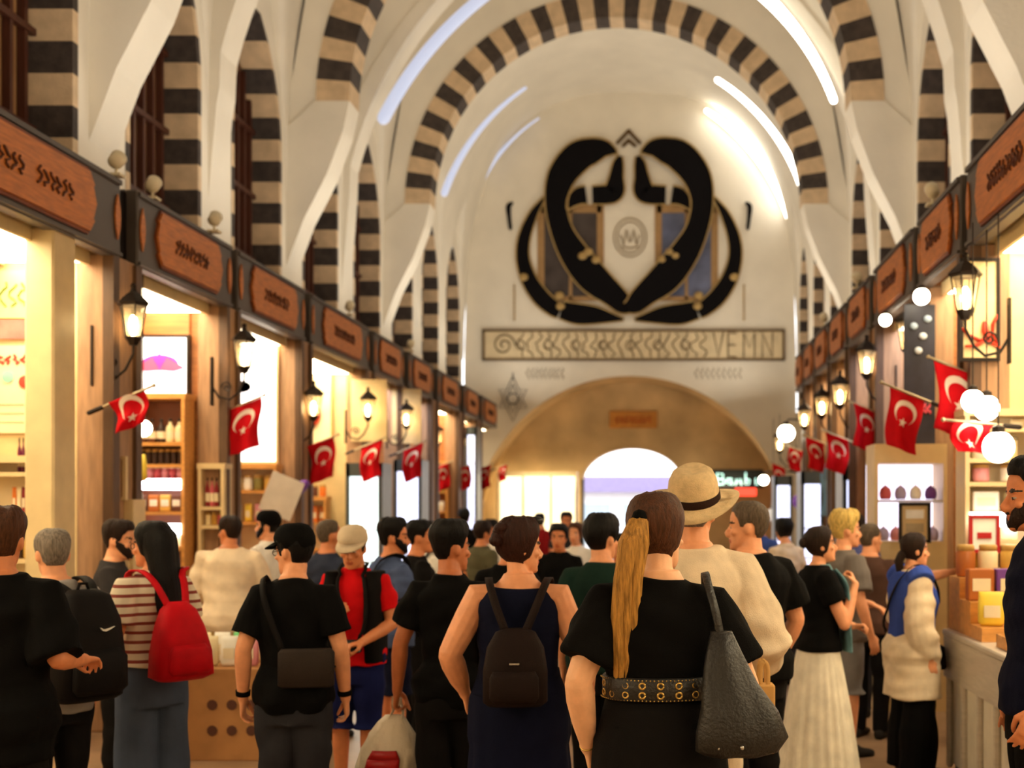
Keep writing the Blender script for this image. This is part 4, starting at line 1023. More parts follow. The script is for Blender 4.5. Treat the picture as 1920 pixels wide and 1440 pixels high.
def dl(px): return -XL*F/(VX-px)
def dr(px): return XR*F/(px-VX)
LS = [(6.5, dl(226)), (dl(258), dl(434)), (dl(446), dl(571)), (dl(583), dl(691)), (dl(701), dl(756)), (dl(766), dl(811)), (dl(821), dl(862)), (dl(870), dl(897)), (dl(903), dl(931))]
RS = [(6.7, dr(1813)), (dr(1800), dr(1722)), (dr(1712), dr(1640)), (dr(1631), dr(1591)), (dr(1586), dr(1557)), (dr(1553), dr(1529)), (dr(1526), dr(1509)), (dr(1506), dr(1493))]
for i, (a, b) in enumerate(LS):
    lb = ('large grey shop sign with orange wooden name plate nearest on the left' if i == 0 else 'grey shop sign with orange name plate, %s from the front along the left stalls' % ORD[i])
    shop_sign(-1, a, b, lb, 2 if i == 0 else 1, i+3)
for i, (a, b) in enumerate(RS):
    lb = ('large grey shop sign with orange wooden name plate nearest on the right' if i == 0 else 'grey shop sign with orange name plate, %s from the front along the right stalls' % ORD[i])
    shop_sign(1, a, b, lb, 1, i+23)
# posts and partitions (setting)
tn = 20
def post(side, d0, d1, depth=.22, m=POSTW, edge=True):
    global tn; tn += 1
    s = side; X0 = (XL if s < 0 else XR)+s*.02; mb = MB()
    a, b = sorted((X0, X0+s*depth)); mb.box((a,d0,0), (b,d1,FZ0+.02), 0, .015)
    if edge:
        w_ = (d1-d0)*.18; a, b = sorted((X0-s*.03, X0+s*.05)); mb.box((a,d0-.02,0), (b,d0+w_,FZ0), 1); mb.box((a,d1-w_,0), (b,d1+.02,FZ0), 1)
    struct(mb.build('trim_%d' % tn, [m, EDGEW if m is not CREAMW else CREAMW]))
def partition(side, d, m=PANW, th=.08):
    global tn; tn += 1
    s = side; a, b = sorted(((XL if s < 0 else XR)+s*.10, XC+s*UW)); mb = MB(); mb.box((a,d,0), (b,d+th,FZ0+.3)); struct(mb.build('wall_partition_%d' % tn, m))
for i, ((a, b), (c, d)) in enumerate(zip(LS, LS[1:])):
    post(-1, b-.12, c+.04, .26); partition(-1, b-.10, CREAMW if i in (0, 2, 3) else PANW)
for i, ((a, b), (c, d)) in enumerate(zip(RS, RS[1:])):
    post(1, b-.12, c+.04, .26); partition(1, b-.10, CREAMW if i in (0, 3, 5) else PANW)
# gap infill between signs
for side, S_ in ((-1, LS), (1, RS)):
    for (a, b), (c, d) in zip(S_, S_[1:]):
        tn += 1; s = side; x0, x1 = sorted(((XL if s < 0 else XR)+s*.09, (XL if s < 0 else XR)+s*.30)); mb = MB(); mb.box((x0,b-.02,FZ0), (x1,c+.02,FZ1-.03)); struct(mb.build('trim_%d' % tn, DARKM))
# lit ceilings inside every shop
def shop_light(side, a, b, label, cool=False):
    s = side; X0 = XL if s < 0 else XR; e = empty('ceiling_light_panel', (X0+s*.5, (a+b)/2, FZ0-.06), label, 'lamp', 'lit ceiling panels inside the stalls')
    L = (b-a)/2-.16
    mb = MB(); mb.box((-.30,-L,0), (.30,L,.03)); mb.build('diffuser', LITC if cool else LITW, e)
    mb = MB(); mb.box((-.33,-L-.03,.028), (.33,L+.03,.10)); mb.box((-.33,-L-.03,-.012), (-.30,L+.03,.03)); mb.box((.30,-L-.03,-.012), (.33,L+.03,.03)); mb.build('panel_frame', CREAMW, e)
for side, S_, nm in ((-1, LS, 'left'), (1, RS, 'right')):
    for i, (a, b) in enumerate(S_): shop_light(side, a, b, 'lit ceiling panel under the %s sign from the front on the %s' % (ORD[i], nm), cool=(side > 0 and i in (2, 3)) or (side < 0 and i in (4, 5)))
    for i, (a, b) in enumerate(((-2.6, 1.7), (1.95, 6.25))): shop_light(side, a, b, 'added unseen ceiling panel of the %s passed stall, on the %s behind the viewer' % (('farther', 'nearer')[i], nm))  # unseen panels past the camera, added to light the people's backs
# floodlights standing on the signs
def floodlight(px, py, d, label):
    p = W(px, py, d); e = empty('floodlight', (p.x, p.y, FZ1+.004), label, 'lamp', 'small white floodlights on the sign tops')
    mb = MB(); mb.box((-.05,-.05,0), (.05,.05,.02)); mb.build('foot_plate', WHITE_P, e)
    mb = MB(); mb.tube([(0,0,.01),(0,0,.07)], .012, 8); mb.build('stem', WHITE_P, e)
    mb = MB(); mb.lathe([(.02,-.06),(.055,-.03),(.06,.06),(.052,.06)], (0,0,0), 14); mb.xf(Matrix.Translation((0,0,.12)) @ Matrix.Rotation(R(-50), 4, 'X')); mb.build('lamp_head', WHITE_P, e, True)
WHITE_P = mat('white_paint', srgb(232,220,190), .5, var=.05)
for i, (px, d) in enumerate(((218, 9.2), (286, 9.9), (402, 11.1), (655, 16.0), (770, 19.8))): floodlight(px, 380, d, 'small cream floodlight on top of the left signs, %s from the front' % ORD[i])
for i, (px, d) in enumerate(((1748, 10.1), (1607, 14.0), (1545, 17.0))): floodlight(px, 380, d, 'small cream floodlight on top of the right signs, %s from the front' % ORD[i])
# ------------------------------------------------------------------ lanterns
LG = bpy.data.materials.new('lantern_glass'); LG.use_nodes = True; nt = LG.node_tree
tr = nt.nodes.new('ShaderNodeBsdfTransparent'); tr.inputs[0].default_value = (1,.95,.86,1); mx = nt.nodes.new('ShaderNodeMixShader'); mx.inputs[0].default_value = .22
nt.nodes['Principled BSDF'].inputs['Base Color'].default_value = (.9,.8,.62,1); nt.nodes['Principled BSDF'].inputs['Roughness'].default_value = .25
nt.links.new(tr.outputs[0], mx.inputs[1]); nt.links.new(nt.nodes['Principled BSDF'].outputs[0], mx.inputs[2]); nt.links.new(mx.outputs[0], nt.nodes['Material Output'].inputs[0])
BULB = mat('warm_bulb', (1,1,1), .4, var=0, emit=50, ecol=srgb(255,222,160)); IRON = mat('wrought_iron', srgb(40,30,24), .45, .5, var=.15)
def lantern_proto(side):
    s = side; e = empty('lantern', (0,0,0))
    mb = MB(); mb.lathe([(.115,.30),(.122,.315),(.095,.345),(.05,.385),(.028,.40),(.018,.43),(.026,.445),(.012,.465)], n=6); mb.build('lantern_roof', IRON, e)
    mb = MB(); mb.lathe([(.058,.06),(.098,.30)], n=6, cap=False); mb.build('lantern_glass', LG, e)
    mb = MB()
    for k in range(6):
        a = k*math.pi/3; mb.tube([(.058*math.cos(a),.058*math.sin(a),.06),(.10*math.cos(a),.10*math.sin(a),.30)], .006, 5)
    mb.lathe([(.03,.0),(.045,.03),(.064,.055),(.064,.066),(.03,.066)], n=6); mb.lathe([(.104,.292),(.104,.305),(.09,.305)], n=6); mb.build('lantern_frame', IRON, e)
    mb = MB(); mb.lathe([(.012,.07),(.022,.10),(.030,.15),(.026,.20),(.012,.225)], n=12); mb.build('bulb', BULB, e, True)
    # scroll bracket from the post up to the lantern foot
    mb = MB(); B = .30
    mb.tube([(s*B,0,.10),(s*B,0,-.25)], .014, 6); mb.tube([(s*B,0,-.12),(s*B*.80,0,-.22),(s*B*.45,0,-.245),(s*.06,0,-.18),(0,0,-.06),(0,0,.01)], .011, 6)
    sp = [(s*(B*.55+.055*(1-t/14)*math.cos(t*.75)), 0, -.13+.055*(1-t/14)*math.sin(t*.75)) for t in range(14)]; mb.tube(sp, .008, 5)
    mb.box((min(s*B-.008, s*B+.008),-.03,-.30), (max(s*B-.008, s*B+.008),.03,.15)); mb.build('bracket', IRON, e)
    return e
LT = {-1: [(250,648,9.15),(458,700,11.4),(588,790,14.0),(690,790,16.6),(762,805,18.9),(820,838,22.5),(866,848,25.2)], 1: [(1810,600,8.4),(1703,668,10.7),(1625,712,12.7),(1575,768,14.6),(1541,786,16.4),(1508,806,18.6),(1462,850,22.5)]}
for s_ in (-1, 1):
    pr = None
    for i, (px, py, d) in enumerate(LT[s_]):
        p = W(px, py, d); lb = 'wrought iron wall lantern with lit bulb, %s from the front on the %s' % (ORD[i], 'left' if s_ < 0 else 'right')
        if pr is None: pr = lantern_proto(s_); pr.location = p; tag(pr, lb, 'lantern', 'wall lanterns along the stalls')
        else: copy_thing(pr, p, lb)
# ------------------------------------------------------------------ flags
FRED = fabric('flag_red', (206,18,30), .7, .06); FWH = fabric('flag_white', (240,226,214), .7, .03); POLE = mat('flag_pole_metal', srgb(176,160,130), .4, .6, var=.1)
def flag(side, px, py, d, w_, h_, label, seed=0, tilt=.42, fold=1.0):
    s = side; p = W(px, py, d)        # centre of the cloth's top edge
    e = empty('flag', p, label, 'flag', 'red crescent flags along the stalls')
    a = Vector((-s, 0, tilt)).normalized()          # pole runs out from the post and up
    rg = random.Random(seed); ph = rg.random()*6; yy = rg.uniform(-.25, .25)
    def pt(u, v, off=0):     # u along pole -.5...5, v 0..1 down
        k = a*(u*w_*(1-.18*v)) + Vector((-s*.05*v*h_+.02*math.sin(v*5+ph), yy*u*w_, -v*h_*fold))
        k.y += .022*math.sin(u*9+ph+v*2.5)*(.3+v) + .015*math.sin(v*8+ph) + off
        return k
    mb = MB(); nu, nv = 12, 16; 
    f_, b_ = [[pt(i/nu-.5, j/nv, -.002) for i in range(nu+1)] for j in range(nv+1)], [[pt(i/nu-.5, j/nv, .002) for i in range(nu+1)] for j in range(nv+1)]
    mb.loft([r1+r2[::-1] for r1, r2 in zip(f_, b_)]); c = mb.build('flag_cloth', FRED, e, True)
    asp = w_/h_/fold
    def disc(fn, nm):
        mb = MB()
        for off in (-.0045, .0045):
            q = fn(); mb.loft([[pt(u, v, off) for u, v in r] for r in q], cap=False, closed=False)
        mb.build(nm, FWH, c, True)
    def moon():
        o, i_ = [], []
        for t in range(29):
            th = R(-148+296*t/28); k = abs(t/14-1)**3
            O = (.33*math.sin(th), .36-.33*asp*math.cos(th)); I = (.245*math.sin(th), .36+.055*asp-.245*asp*math.cos(th))
            i_.append((I[0]*(1-k)+O[0]*k, I[1]*(1-k)+O[1]*k)); o.append(O)
        return [o, i_]
    def star():
        cu, cv = 0, .36+.27*asp; pts, cen = [], []
        for t in range(11):
            r_ = .135 if t % 2 == 0 else .055; th = R(36*t); pts.append((cu+r_*math.sin(th), cv-r_*asp*math.cos(th))); cen.append((cu, cv))
        return [pts, cen]
    disc(moon, 'crescent'); disc(star, 'star')
    mb = MB(); mb.tube([a*(-.5*w_-.16), a*(.5*w_+.05)], .010, 8); mb.ell(a*(.5*w_+.06), (.016,.016,.016), 8, 6); mb.build('flag_pole', POLE, e, True)
    mb = MB(); mb.tube([a*(-.5*w_-.19), a*(-.5*w_-.09)], .018, 8); mb.build('flag_pole_mount', IRON, e)
FL = [(243,742,9.05,.27,.24,.8),(455,758,11.6,.33,.44,1),(602,828,14.2,.31,.45,1),(694,832,16.1,.30,.46,1),(772,838,18.2,.33,.48,1),(830,872,23,.28,.46,1),(870,876,25,.30,.46,1),(907,876,27.5,.32,.48,1),(942,874,30,.2,.36,1)]
for i, (px, py, d, w_, h_, fo) in enumerate(FL): flag(-1, px, py, d, w_, h_, 'red flag with white crescent and star, %s from the front on the left%s' % (ORD[i], ', half folded' if i == 0 else ''), i, .42)
FR_ = [(1798,692,8.9,.36,.48),(1697,735,9.75,.29,.46),(1624,765,12.9,.27,.43),(1571,818,14.3,.28,.41),(1531,826,16.5,.26,.40),(1492,842,20,.24,.36),(1462,874,24,.28,.48)]
for i, (px, py, d, w_, h_) in enumerate(FR_): flag(1, px, py, d, w_, h_, 'red flag with white crescent and star, %s from the front on the right' % ORD[i], i+20, .40)
flag(1, 1822, 792, 8.15, .26, .20, 'small folded red flag just below the first right-hand flag', 44, .1)
# ------------------------------------------------------------------ things on the end wall
DE = YE
def E(zx, zy):            # emblem traced in a 2.77x crop starting at (880,200)
    p = W(880+zx/2.77, 200+zy/2.77, DE); return (p.x, p.z)
BLKL = mat('black_lacquer', srgb(14,11,13), .8, var=.1, spec=.1); GILT = mat('gilt', srgb(176,146,92), .5, .3, var=.15)
c0 = E(830, 640)
e = empty('wall_emblem', (c0[0], DE, c0[1]), 'large black interlaced knot emblem with gold edging on the end wall', 'emblem')
def strip(pts, y0, y1, m, nm, mir=False, trim=True, parent=None):
    P_ = [(Vector((E(x, y)[0]-c0[0], 0, E(x, y)[1]-c0[1])), w_/2.77*DE/F/2) for x, y, w_ in pts]
    # catmull-rom refine
    Q = []
    for i in range(len(P_)-1):
        p0, p1, p2, p3 = P_[max(0, i-1)], P_[i], P_[i+1], P_[min(len(P_)-1, i+2)]
        for t in [k/6 for k in range(6)]:
            f = lambda a, b, c, d: .5*((2*b)+(c-a)*t+(2*a-5*b+4*c-d)*t*t+(3*b-a-3*c+d)*t**3)
            Q.append((Vector([f(p0[0][k], p1[0][k], p2[0][k], p3[0][k]) for k in range(3)]), max(.01, f(p0[1], p1[1], p2[1], p3[1]))))
    Q.append(P_[-1]); A_, B_ = [], []
    for i, (p, w_) in enumerate(Q):
        t = (Q[min(len(Q)-1, i+1)][0]-Q[max(0, i-1)][0]).normalized(); n_ = Vector((-t.z, 0, t.x)); A_.append(p+n_*w_); B_.append(p-n_*w_)
    if mir:
        for L_ in (A_, B_):
            for v in L_: v.x = -v.x
    mb = MB(); mb.loft([[a+Vector((0,-y0,0)), b+Vector((0,-y0,0)), b+Vector((0,-y1,0)), a+Vector((0,-y1,0))] for a, b in zip(A_, B_)])
    o = mb.build(nm, m, parent or e)
    if trim:
        m2 = MB(); ym = Vector((0,-y1,0))
        m2.tube([v+ym for v in A_], .022, 5); m2.build('gold_edging', GILT, o); m2 = MB(); m2.tube([v+ym for v in B_], .022, 5); m2.build('gold_edging', GILT, o)
    return o
MAIN = [(842,1050,60),(800,1030,105),(740,975,130),(640,890,165),(545,770,150),(478,640,118),(452,500,118),(480,370,150),(560,270,165),(640,235,140),(700,225,100),(745,236,50),(768,248,10)]
CRES = [(400,465,12),(335,560,48),(288,680,66),(280,790,72),(312,900,84),(372,990,92),(440,1050,84),(470,1068,70)]
BOT = [(478,1058,96),(560,1078,112),(650,1085,96),(740,1098,52),(800,1108,16)]
HK = [(786,262,26),(774,300,58),(764,370,78),(752,440,112),(712,460,104),(640,464,96)]
TIP = [(608,462,96),(570,470,92),(535,500,62),(512,538,14)]
for mir in (False, True):
    yo = .05 if mir else 0
    strip(MAIN, .02+yo, .10+yo, BLKL, 'strap', mir); strip(CRES, .02, .07, BLKL, 'crescent_band', mir); strip(BOT, .02, .08, BLKL, 'bottom_band', mir); strip(HK, .02, .09, BLKL, 'hook', mir); strip(TIP, .02, .09, BLKL, 'hook_tip', mir)
    strip([(228,500,10),(205,520,26),(208,580,20),(214,630,18),(212,642,6)], .02, .05, BLKL, 'side_ornament', mir, False)
    for cx, cy in ((470,985),(475,1040),(285,890),(590,780),(660,800),(620,760)):
        mb = MB(); q = E(cx, cy); x_ = q[0]-c0[0]; mb.ell(((-x_ if mir else x_), -.12, q[1]-c0[1]), (.12,.05,.10), 10, 7); mb.build('gilt_leaf', GILT, e, True)
    mb = MB(); xx = E(235, 0)[0]-c0[0]; xx = -xx if mir else xx
    for k in range(9): mb.ell((xx, -.05, E(0, 935)[1]-c0[1]-k*.105), (.028,.028,.05), 8, 5)
    mb.build('hanging_chain', GILT, e, True)
mb = MB()
for a_, b_ in (((770,190),(828,128)),((828,128),(885,190)),((800,205),(828,178)),((828,178),(860,205))):
    p_, q_ = E(*a_), E(*b_); mb.tube([(p_[0]-c0[0],-.05,p_[1]-c0[1]), (q_[0]-c0[0],-.05,q_[1]-c0[1])], .045, 6)
mb.build('finial', mat('old_gilt', srgb(96,70,30), .5, .3), e)
mb = MB(); q = E(835, 680); cx, cz = q[0]-c0[0], q[1]-c0[1]
for r_ in ((.42,.50),(.33,.40)): mb.tube([(cx+r_[0]*math.cos(t*.2618), -.02, cz+r_[1]*math.sin(t*.2618)) for t in range(25)], .016, 5, dome=False)
for k in (-1, 1): mb.tube([(cx+k*.02,-.02,cz-.1),(cx+k*.09,-.02,cz+.2),(cx+k*.17,-.02,cz-.2),(cx+k*.24,-.02,cz+.05)], .02, 5)
mb.tube([(cx-.2,-.02,cz-.24),(cx,-.02,cz-.28),(cx+.2,-.02,cz-.24)], .018, 5)
mb.build('rosette', mat('sand_relief', srgb(150,128,92), .7), e)
# windows behind it
for k, (x0, x1, m_) in enumerate(((1012, 1128, srgb(70,62,60)), (1232, 1342, srgb(92,98,124)))):
    a, b = W(x0, 392, DE), W(x1, 562, DE); mb = MB(); mb.box((a.x,DE-.012,b.z), (b.x,DE+.002,a.z)); o = mb.build('window_%d' % (90+k), mat('dim_pane_%d' % k, m_, .15, var=.3, scale=2)); struct(o)
    m2 = MB()
    for u0, u1, v0, v1 in ((a.x-.06,a.x+.12,b.z,a.z+.1),(b.x-.12,b.x+.06,b.z,a.z+.1),(a.x,b.x,a.z-.1,a.z+.1),(a.x,b.x,b.z-.04,b.z+.08),((a.x+b.x)/2-.04,(a.x+b.x)/2+.04,b.z,a.z)): m2.box((u0,DE-.03,v0), (u1,DE-.005,v1))
    m2.build('window_frame', mat('tan_frame', srgb(160,124,80), .6), o)
# lattice name board
a, b = W(905, 618, DE), W(1471, 677, DE); ww, hh = b.x-a.x, a.z-b.z
e = empty('name_board', (a.x, DE, b.z), 'long framed openwork board of scrolled iron lettering above the exit arch', 'sign')
BRZ = mat('bronze_wire', srgb(112,90,62), .5, .4, var=.15)
mb = MB(); 
for q in ((0,ww,0,.06),(0,ww,hh-.06,hh),(0,.06,0,hh),(ww-.06,ww,0,hh)): mb.box((q[0],-.08,q[2]), (q[1],-.02,q[3]))
mb.build('board_frame', BRZ, e)
mb = MB(); mb.box((.03,-.035,.03), (ww-.03,-.02,hh-.03)); mb.build('backing_panel', mat('backing_tan', srgb(218,198,160), .7, var=.12, scale=3), e)
mb = MB(); rg = random.Random(5)
mb.tube([(.55+.30*(1-t/30)*math.cos(t*.42), -.05, hh/2+.30*(1-t/30)*math.sin(t*.42)) for t in range(26)], .018, 5); mb.build('scroll_letter', BRZ, e)
for j in range(21):
    x = .98+j*.235
    mb = MB(); mb.tube([(x+.09*math.sin(t*1.1+rg.random()*2), -.05, .10+(hh-.20)*(t/7 if j % 2 else 1-t/7)) for t in range(8)], .015, 5)
    if j % 3 == 0: mb.tube([(x+.11*math.cos(t*.5), -.05, hh*.5+.12*math.sin(t*.5)) for t in range(14)], .013, 5)
    mb.build('scroll_letter', BRZ, e)
for x, pat in ((5.95,[(0,1),(.12,0),(.24,1)]),(6.32,[(.2,1),(0,1),(0,0),(.2,0)]),(6.34,[(0,.5),(.16,.5)]),(6.72,[(0,0),(0,1),(.14,.4),(.28,1),(.28,0)]),(7.2,[(0,0),(0,1),(.26,0),(.26,1)])):
    mb = MB(); mb.tube([(x+u, -.05, .10+(hh-.2)*v) for u, v in pat], .02, 5); mb.build('iron_letter', BRZ, e)
WIREG = mat('grey_wire', srgb(92,80,68), .6)
# wire star hanging on the left spandrel
q = W(962, 748, DE); e = empty('wire_star', (q.x, DE-.02, q.z), 'dark wire star ornament hanging left of the big arch', 'ornament')
mb = MB()
for k in range(2):
    o = [(0,.52),(.16,.2),(.36,.22),(.24,0),(.36,-.22),(.16,-.2),(0,-.52),(-.16,-.2),(-.36,-.22),(-.24,0),(-.36,.22),(-.16,.2),(0,.52)]; f = 1-.35*k
    mb.tube([(x*f,-.03,z*f*1.1) for x, z in o], .013, 5)
mb.build('star_outline', WIREG, e); mb = MB(); mb.tube([(.14*math.cos(t*.4), -.03, .14*math.sin(t*.4)) for t in range(17)], .016, 5, dome=False); mb.build('star_centre', IRON, e)
mb = MB(); mb.tube([(0,-.03,.5),(0,-.03,.66)], .014, 5); mb.build('hanging_hook', IRON, e)
# painted inscriptions under the board
for k, (x0, x1) in enumerate(((985, 1058), (1300, 1392))):
    a, b = W(x0, 690, DE), W(x1, 710, DE); mb = MB(); rg = random.Random(k+2)
    for j in range(9):
        x = a.x+(b.x-a.x)*(j+.5)/9
        mb.tube([(x+.05*math.sin(t*1.7+rg.random()), DE-.012, b.z+(a.z-b.z)*t/5) for t in range(6)], .013, 5)
    tag(mb.build('wall_inscription', mat('faded_grey_ink', srgb(150,136,112), .8)), 'faded grey painted inscription under the %s end of the long name board' % ('left', 'right')[k], 'inscription', 'faded wall inscriptions')
# small orange sign on the stone
a, b = W(1143, 771, YR), W(1232, 803, YR); e = empty('arch_sign', (a.x, YR, b.z), 'small orange sign board on the stone above the exit arch', 'sign')
mb = MB(); mb.box((0,-.06,0), (b.x-a.x,-.005,a.z-b.z), bev=.02); mb.build('sign_board', mat('amber_board', srgb(206,140,60), .5, var=.12), e)
mb = MB(); strokes(mb, random.Random(3), 1.0, .18, lambda u, v: ((b.x-a.x)/2+u, -.066, (a.z-b.z)/2+v), .018, 8); mb.build('sign_lettering', mat('red_orange', srgb(196,90,30), .5), e)
# recess stalls
a, b = W(932, 893, 32.4), W(1082, 1010, 32.4); e = empty('lit_showcase', (a.x, 32.5, 0), 'bright warm lit showcase left of the exit under the big arch', 'showcase')
mb = MB(); mb.box((0,-.2,0), (b.x-a.x,.3,b.z)); mb.build('base_cabinet', CREAMW, e)
mb = MB(); mb.box((0,.22,b.z), (b.x-a.x,.26,a.z)); mb.build('light_panel', mat('warm_showcase_light', (1,1,1), .5, var=0, emit=1.5, ecol=srgb(255,236,190)), e)
mb = MB(); 
for q in ((0,.05),(b.x-a.x-.05,b.x-a.x),(.66,.69),(1.4,1.43)): mb.box((q[0],-.18,b.z), (q[1],.22,a.z))
mb.box((0,-.2,a.z), (b.x-a.x,.28,a.z+.12)); mb.build('showcase_frame', CREAMW, e)
for k, (u, hgt, cl) in enumerate(((.35,.42,(150,110,70)),(.85,.55,(96,74,58)),(1.18,.40,(170,120,80)),(1.85,.34,(228,176,60)))):
    mb = MB(); mb.lathe([(.09,0),(.11,.06),(.06,hgt*.5),(.085,hgt*.7),(.04,hgt*.9),(.02,hgt)], (a.x+u,32.45,b.z+.004), 12)
    tag(mb.build('vase', mat('vase_%d' % k, srgb(*cl), .4), None, True), '%s vase in the lit showcase left of the exit arch' % ('brown','tall dark','light brown','yellow')[k], 'vase', 'vases in the end showcase')
a, b = W(1336, 880, 32.2), W(1432, 915, 32.2); e = empty('neon_sign', (a.x, 32.2, b.z), 'dark shop sign with pale teal script lettering right of the exit arch', 'sign')
mb = MB(); mb.box((0,0,0), (b.x-a.x,.12,a.z-b.z), bev=.02); mb.build('sign_board', mat('sign_black', srgb(26,30,28), .4), e)
TL = mat('teal_tube', (.5,.8,.75), .4, var=0, emit=1.4, ecol=srgb(170,226,212)); rg = random.Random(8); w_ = b.x-a.x
for j, pat in enumerate(([(0,0),(0,1),(.7,.9),(.7,.55),(0,.5),(.8,.4),(.8,.05),(0,0)],[(.6,.5),(.1,.5),(.0,.2),(.4,0),(.6,.4),(.7,0)],[(.0,0),(.1,.5),(.2,.1),(.35,.5),(.5,.1),(.6,.5),(.7,0)],[(.1,1),(.1,0),(.5,.05),(.6,.4),(.1,.5)],[(.2,.5),(.2,0),(.5,.05)])):
    mb = MB(); mb.tube([(.12+j*w_*.18+u*.22, -.03, .09+v*.30) for u, v in pat], .022, 6); mb.build('neon_letter', TL, e, True)
a, b = W(1378, 915, 32.0), W(1418, 930, 32.0); mb = MB(); mb.box((a.x,31.95,b.z), (b.x,32.05,a.z), bev=.02)
e = tag(mb.build('red_light_strip', mat('red_strip', (.8,.1,.06), .4, var=0, emit=1.6, ecol=srgb(255,70,50))), 'glowing red light strip below the dark teal-lettered sign', 'sign')
# ------------------------------------------------------------------ racks and goods
def C(n, rgb, rough=.45, **k): return mat('paint_'+n, srgb(*rgb), rough, var=k.pop('var', .08), **k)
PAL = {'dark red': (140,24,34), 'plum': (96,20,56), 'green': (96,196,120), 'rose': (206,92,104), 'amber': (176,98,36), 'cream': (238,220,176), 'white': (240,236,226), 'brown': (96,56,36), 'dark brown': (58,36,28), 'yellow': (238,206,70), 'gold': (206,160,70), 'lavender': (176,166,210), 'pink': (224,150,160), 'teal': (110,180,190), 'orange': (222,120,40), 'violet': (110,60,150), 'olive': (130,120,60)}
PROTO = {}
def proto(kind, col, h, r):
    key = (kind, col, round(h, 3), round(r, 3))
    if key in PROTO: return PROTO[key]
    e = empty(kind, (0,0,0)); m = C(col.replace(' ', '_'), PAL[col]); LID = C('lid_gold', (190,150,80), .35) if kind == 'jar' else C('cap_dark', (46,34,28), .4)
    if kind == 'bottle':
        mb = MB(); mb.lathe([(r*.9,0),(r,.01),(r,h*.58),(r*.8,h*.68),(r*.36,h*.78),(r*.34,h*.9)], n=12); mb.build('bottle_body', m, e, True)
        mb = MB(); mb.lathe([(r*1.02,h*.16),(r*1.02,h*.46)], n=12, cap=False); mb.build('bottle_label', C('label_paper', (236,222,190), .7), e, True)
        mb = MB(); mb.lathe([(r*.42,h*.88),(r*.42,h*.99),(r*.3,h)], n=10); mb.build('bottle_cap', LID, e, True)
    elif kind == 'jar':
        mb = MB(); mb.lathe([(r*.88,0),(r,.012),(r,h*.74),(r*.85,h*.82)], n=14); mb.build('jar_body', m, e, True)
        mb = MB(); mb.lathe([(r*.92,h*.80),(r*.92,h*.97),(r*.8,h)], n=14); mb.build('jar_lid', LID, e, True)
    elif kind == 'box':
        mb = MB(); mb.box((-r,-r*.6,0), (r,r*.6,h), bev=.006); mb.build('box_body', m, e)
        mb = MB(); mb.box((-r*.7,-r*.6-.004,h*.3), (r*.7,-r*.6+.002,h*.7)); mb.build('box_label', C('label_paper', (236,222,190), .7), e)
    elif kind == 'packet':
        mb = MB(); mb.loft([sring((0,0,z), rx, ry, 16, 3) for z, rx, ry in ((0,r*.8,r*.35),(h*.1,r,r*.5),(h*.6,r,r*.45),(h*.85,r*.95,r*.2),(h,r*.95,r*.05))]); mb.build('packet_body', m, e, True)
        mb = MB(); mb.box((-r*.6,-r*.56,h*.25), (r*.6,-r*.48,h*.6)); mb.build('packet_label', C('label_paper', (236,222,190), .7), e)
    elif kind == 'tin':
        mb = MB(); mb.lathe([(r,0),(r,h*.86)], n=16); mb.build('tin_body', m, e, True); mb = MB(); mb.lathe([(r*1.05,h*.85),(r*1.05,h*.97),(r*.7,h)], n=16); mb.build('tin_lid', C('tin_metal', (190,186,176), .25, metal=.8), e, True)
    PROTO[key] = e; e['used'] = 0; return e
def put(kind, col, h, r, loc, label, group, rz=0):
    p = proto(kind, col, h, r)
    if not p['used']:
        p['used'] = 1; p.location = loc; p.rotation_euler = (0,0,rz); tag(p, label, kind, group); return p
    return copy_thing(p, loc, label, group, rz)
def row(kind, cols, x0, x1, y, z, n, h, r, where, axis='x', jit=0):
    """a counted row of goods; labels run from left to right (or front to back)"""
    for i in range(n):
        t = (i+.5)/n; c = cols[i % len(cols)]; hh = h
        loc = (x0+(x1-x0)*t, y, z+.004)
        put(kind, c, hh, min(r, abs(x1-x0)/n*.47), loc, '%s %s, %s from the left on %s' % (c, kind, ORD[i], where), where+' '+kind+'s')
def rack(nm, x0, x1, y, z0, z1, zs, depth, m, label, sides=True, back=None, light=None):
    e = empty('shelf_unit', (x0, y, z0), label, 'shelf'); w_ = x1-x0
    mb = MB(); mb.box((0,-.02,0), (w_,0,z1-z0)); mb.build('back_panel', back or SHINE, e)
    if sides:
        for a in (0, w_-.03): mb = MB(); mb.box((a,-depth,0), (a+.03,-.02,z1-z0)); mb.build('side_panel', m, e)
        mb = MB(); mb.box((-.01,-depth-.005,z1-z0), (w_+.01,0,z1-z0+.05)); mb.build('top_board', m, e)
    for z in zs: mb = MB(); mb.box((.03,-depth,z-z0-.03), (w_-.03,-.02,z-z0)); mb.build('shelf', m, e)
    for z in (light or []): mb = MB(); mb.box((.03,-depth-.012,z-z0-.10), (w_-.03,-depth-.002,z-z0)); mb.build('light_strip', LITC, e)
    return e
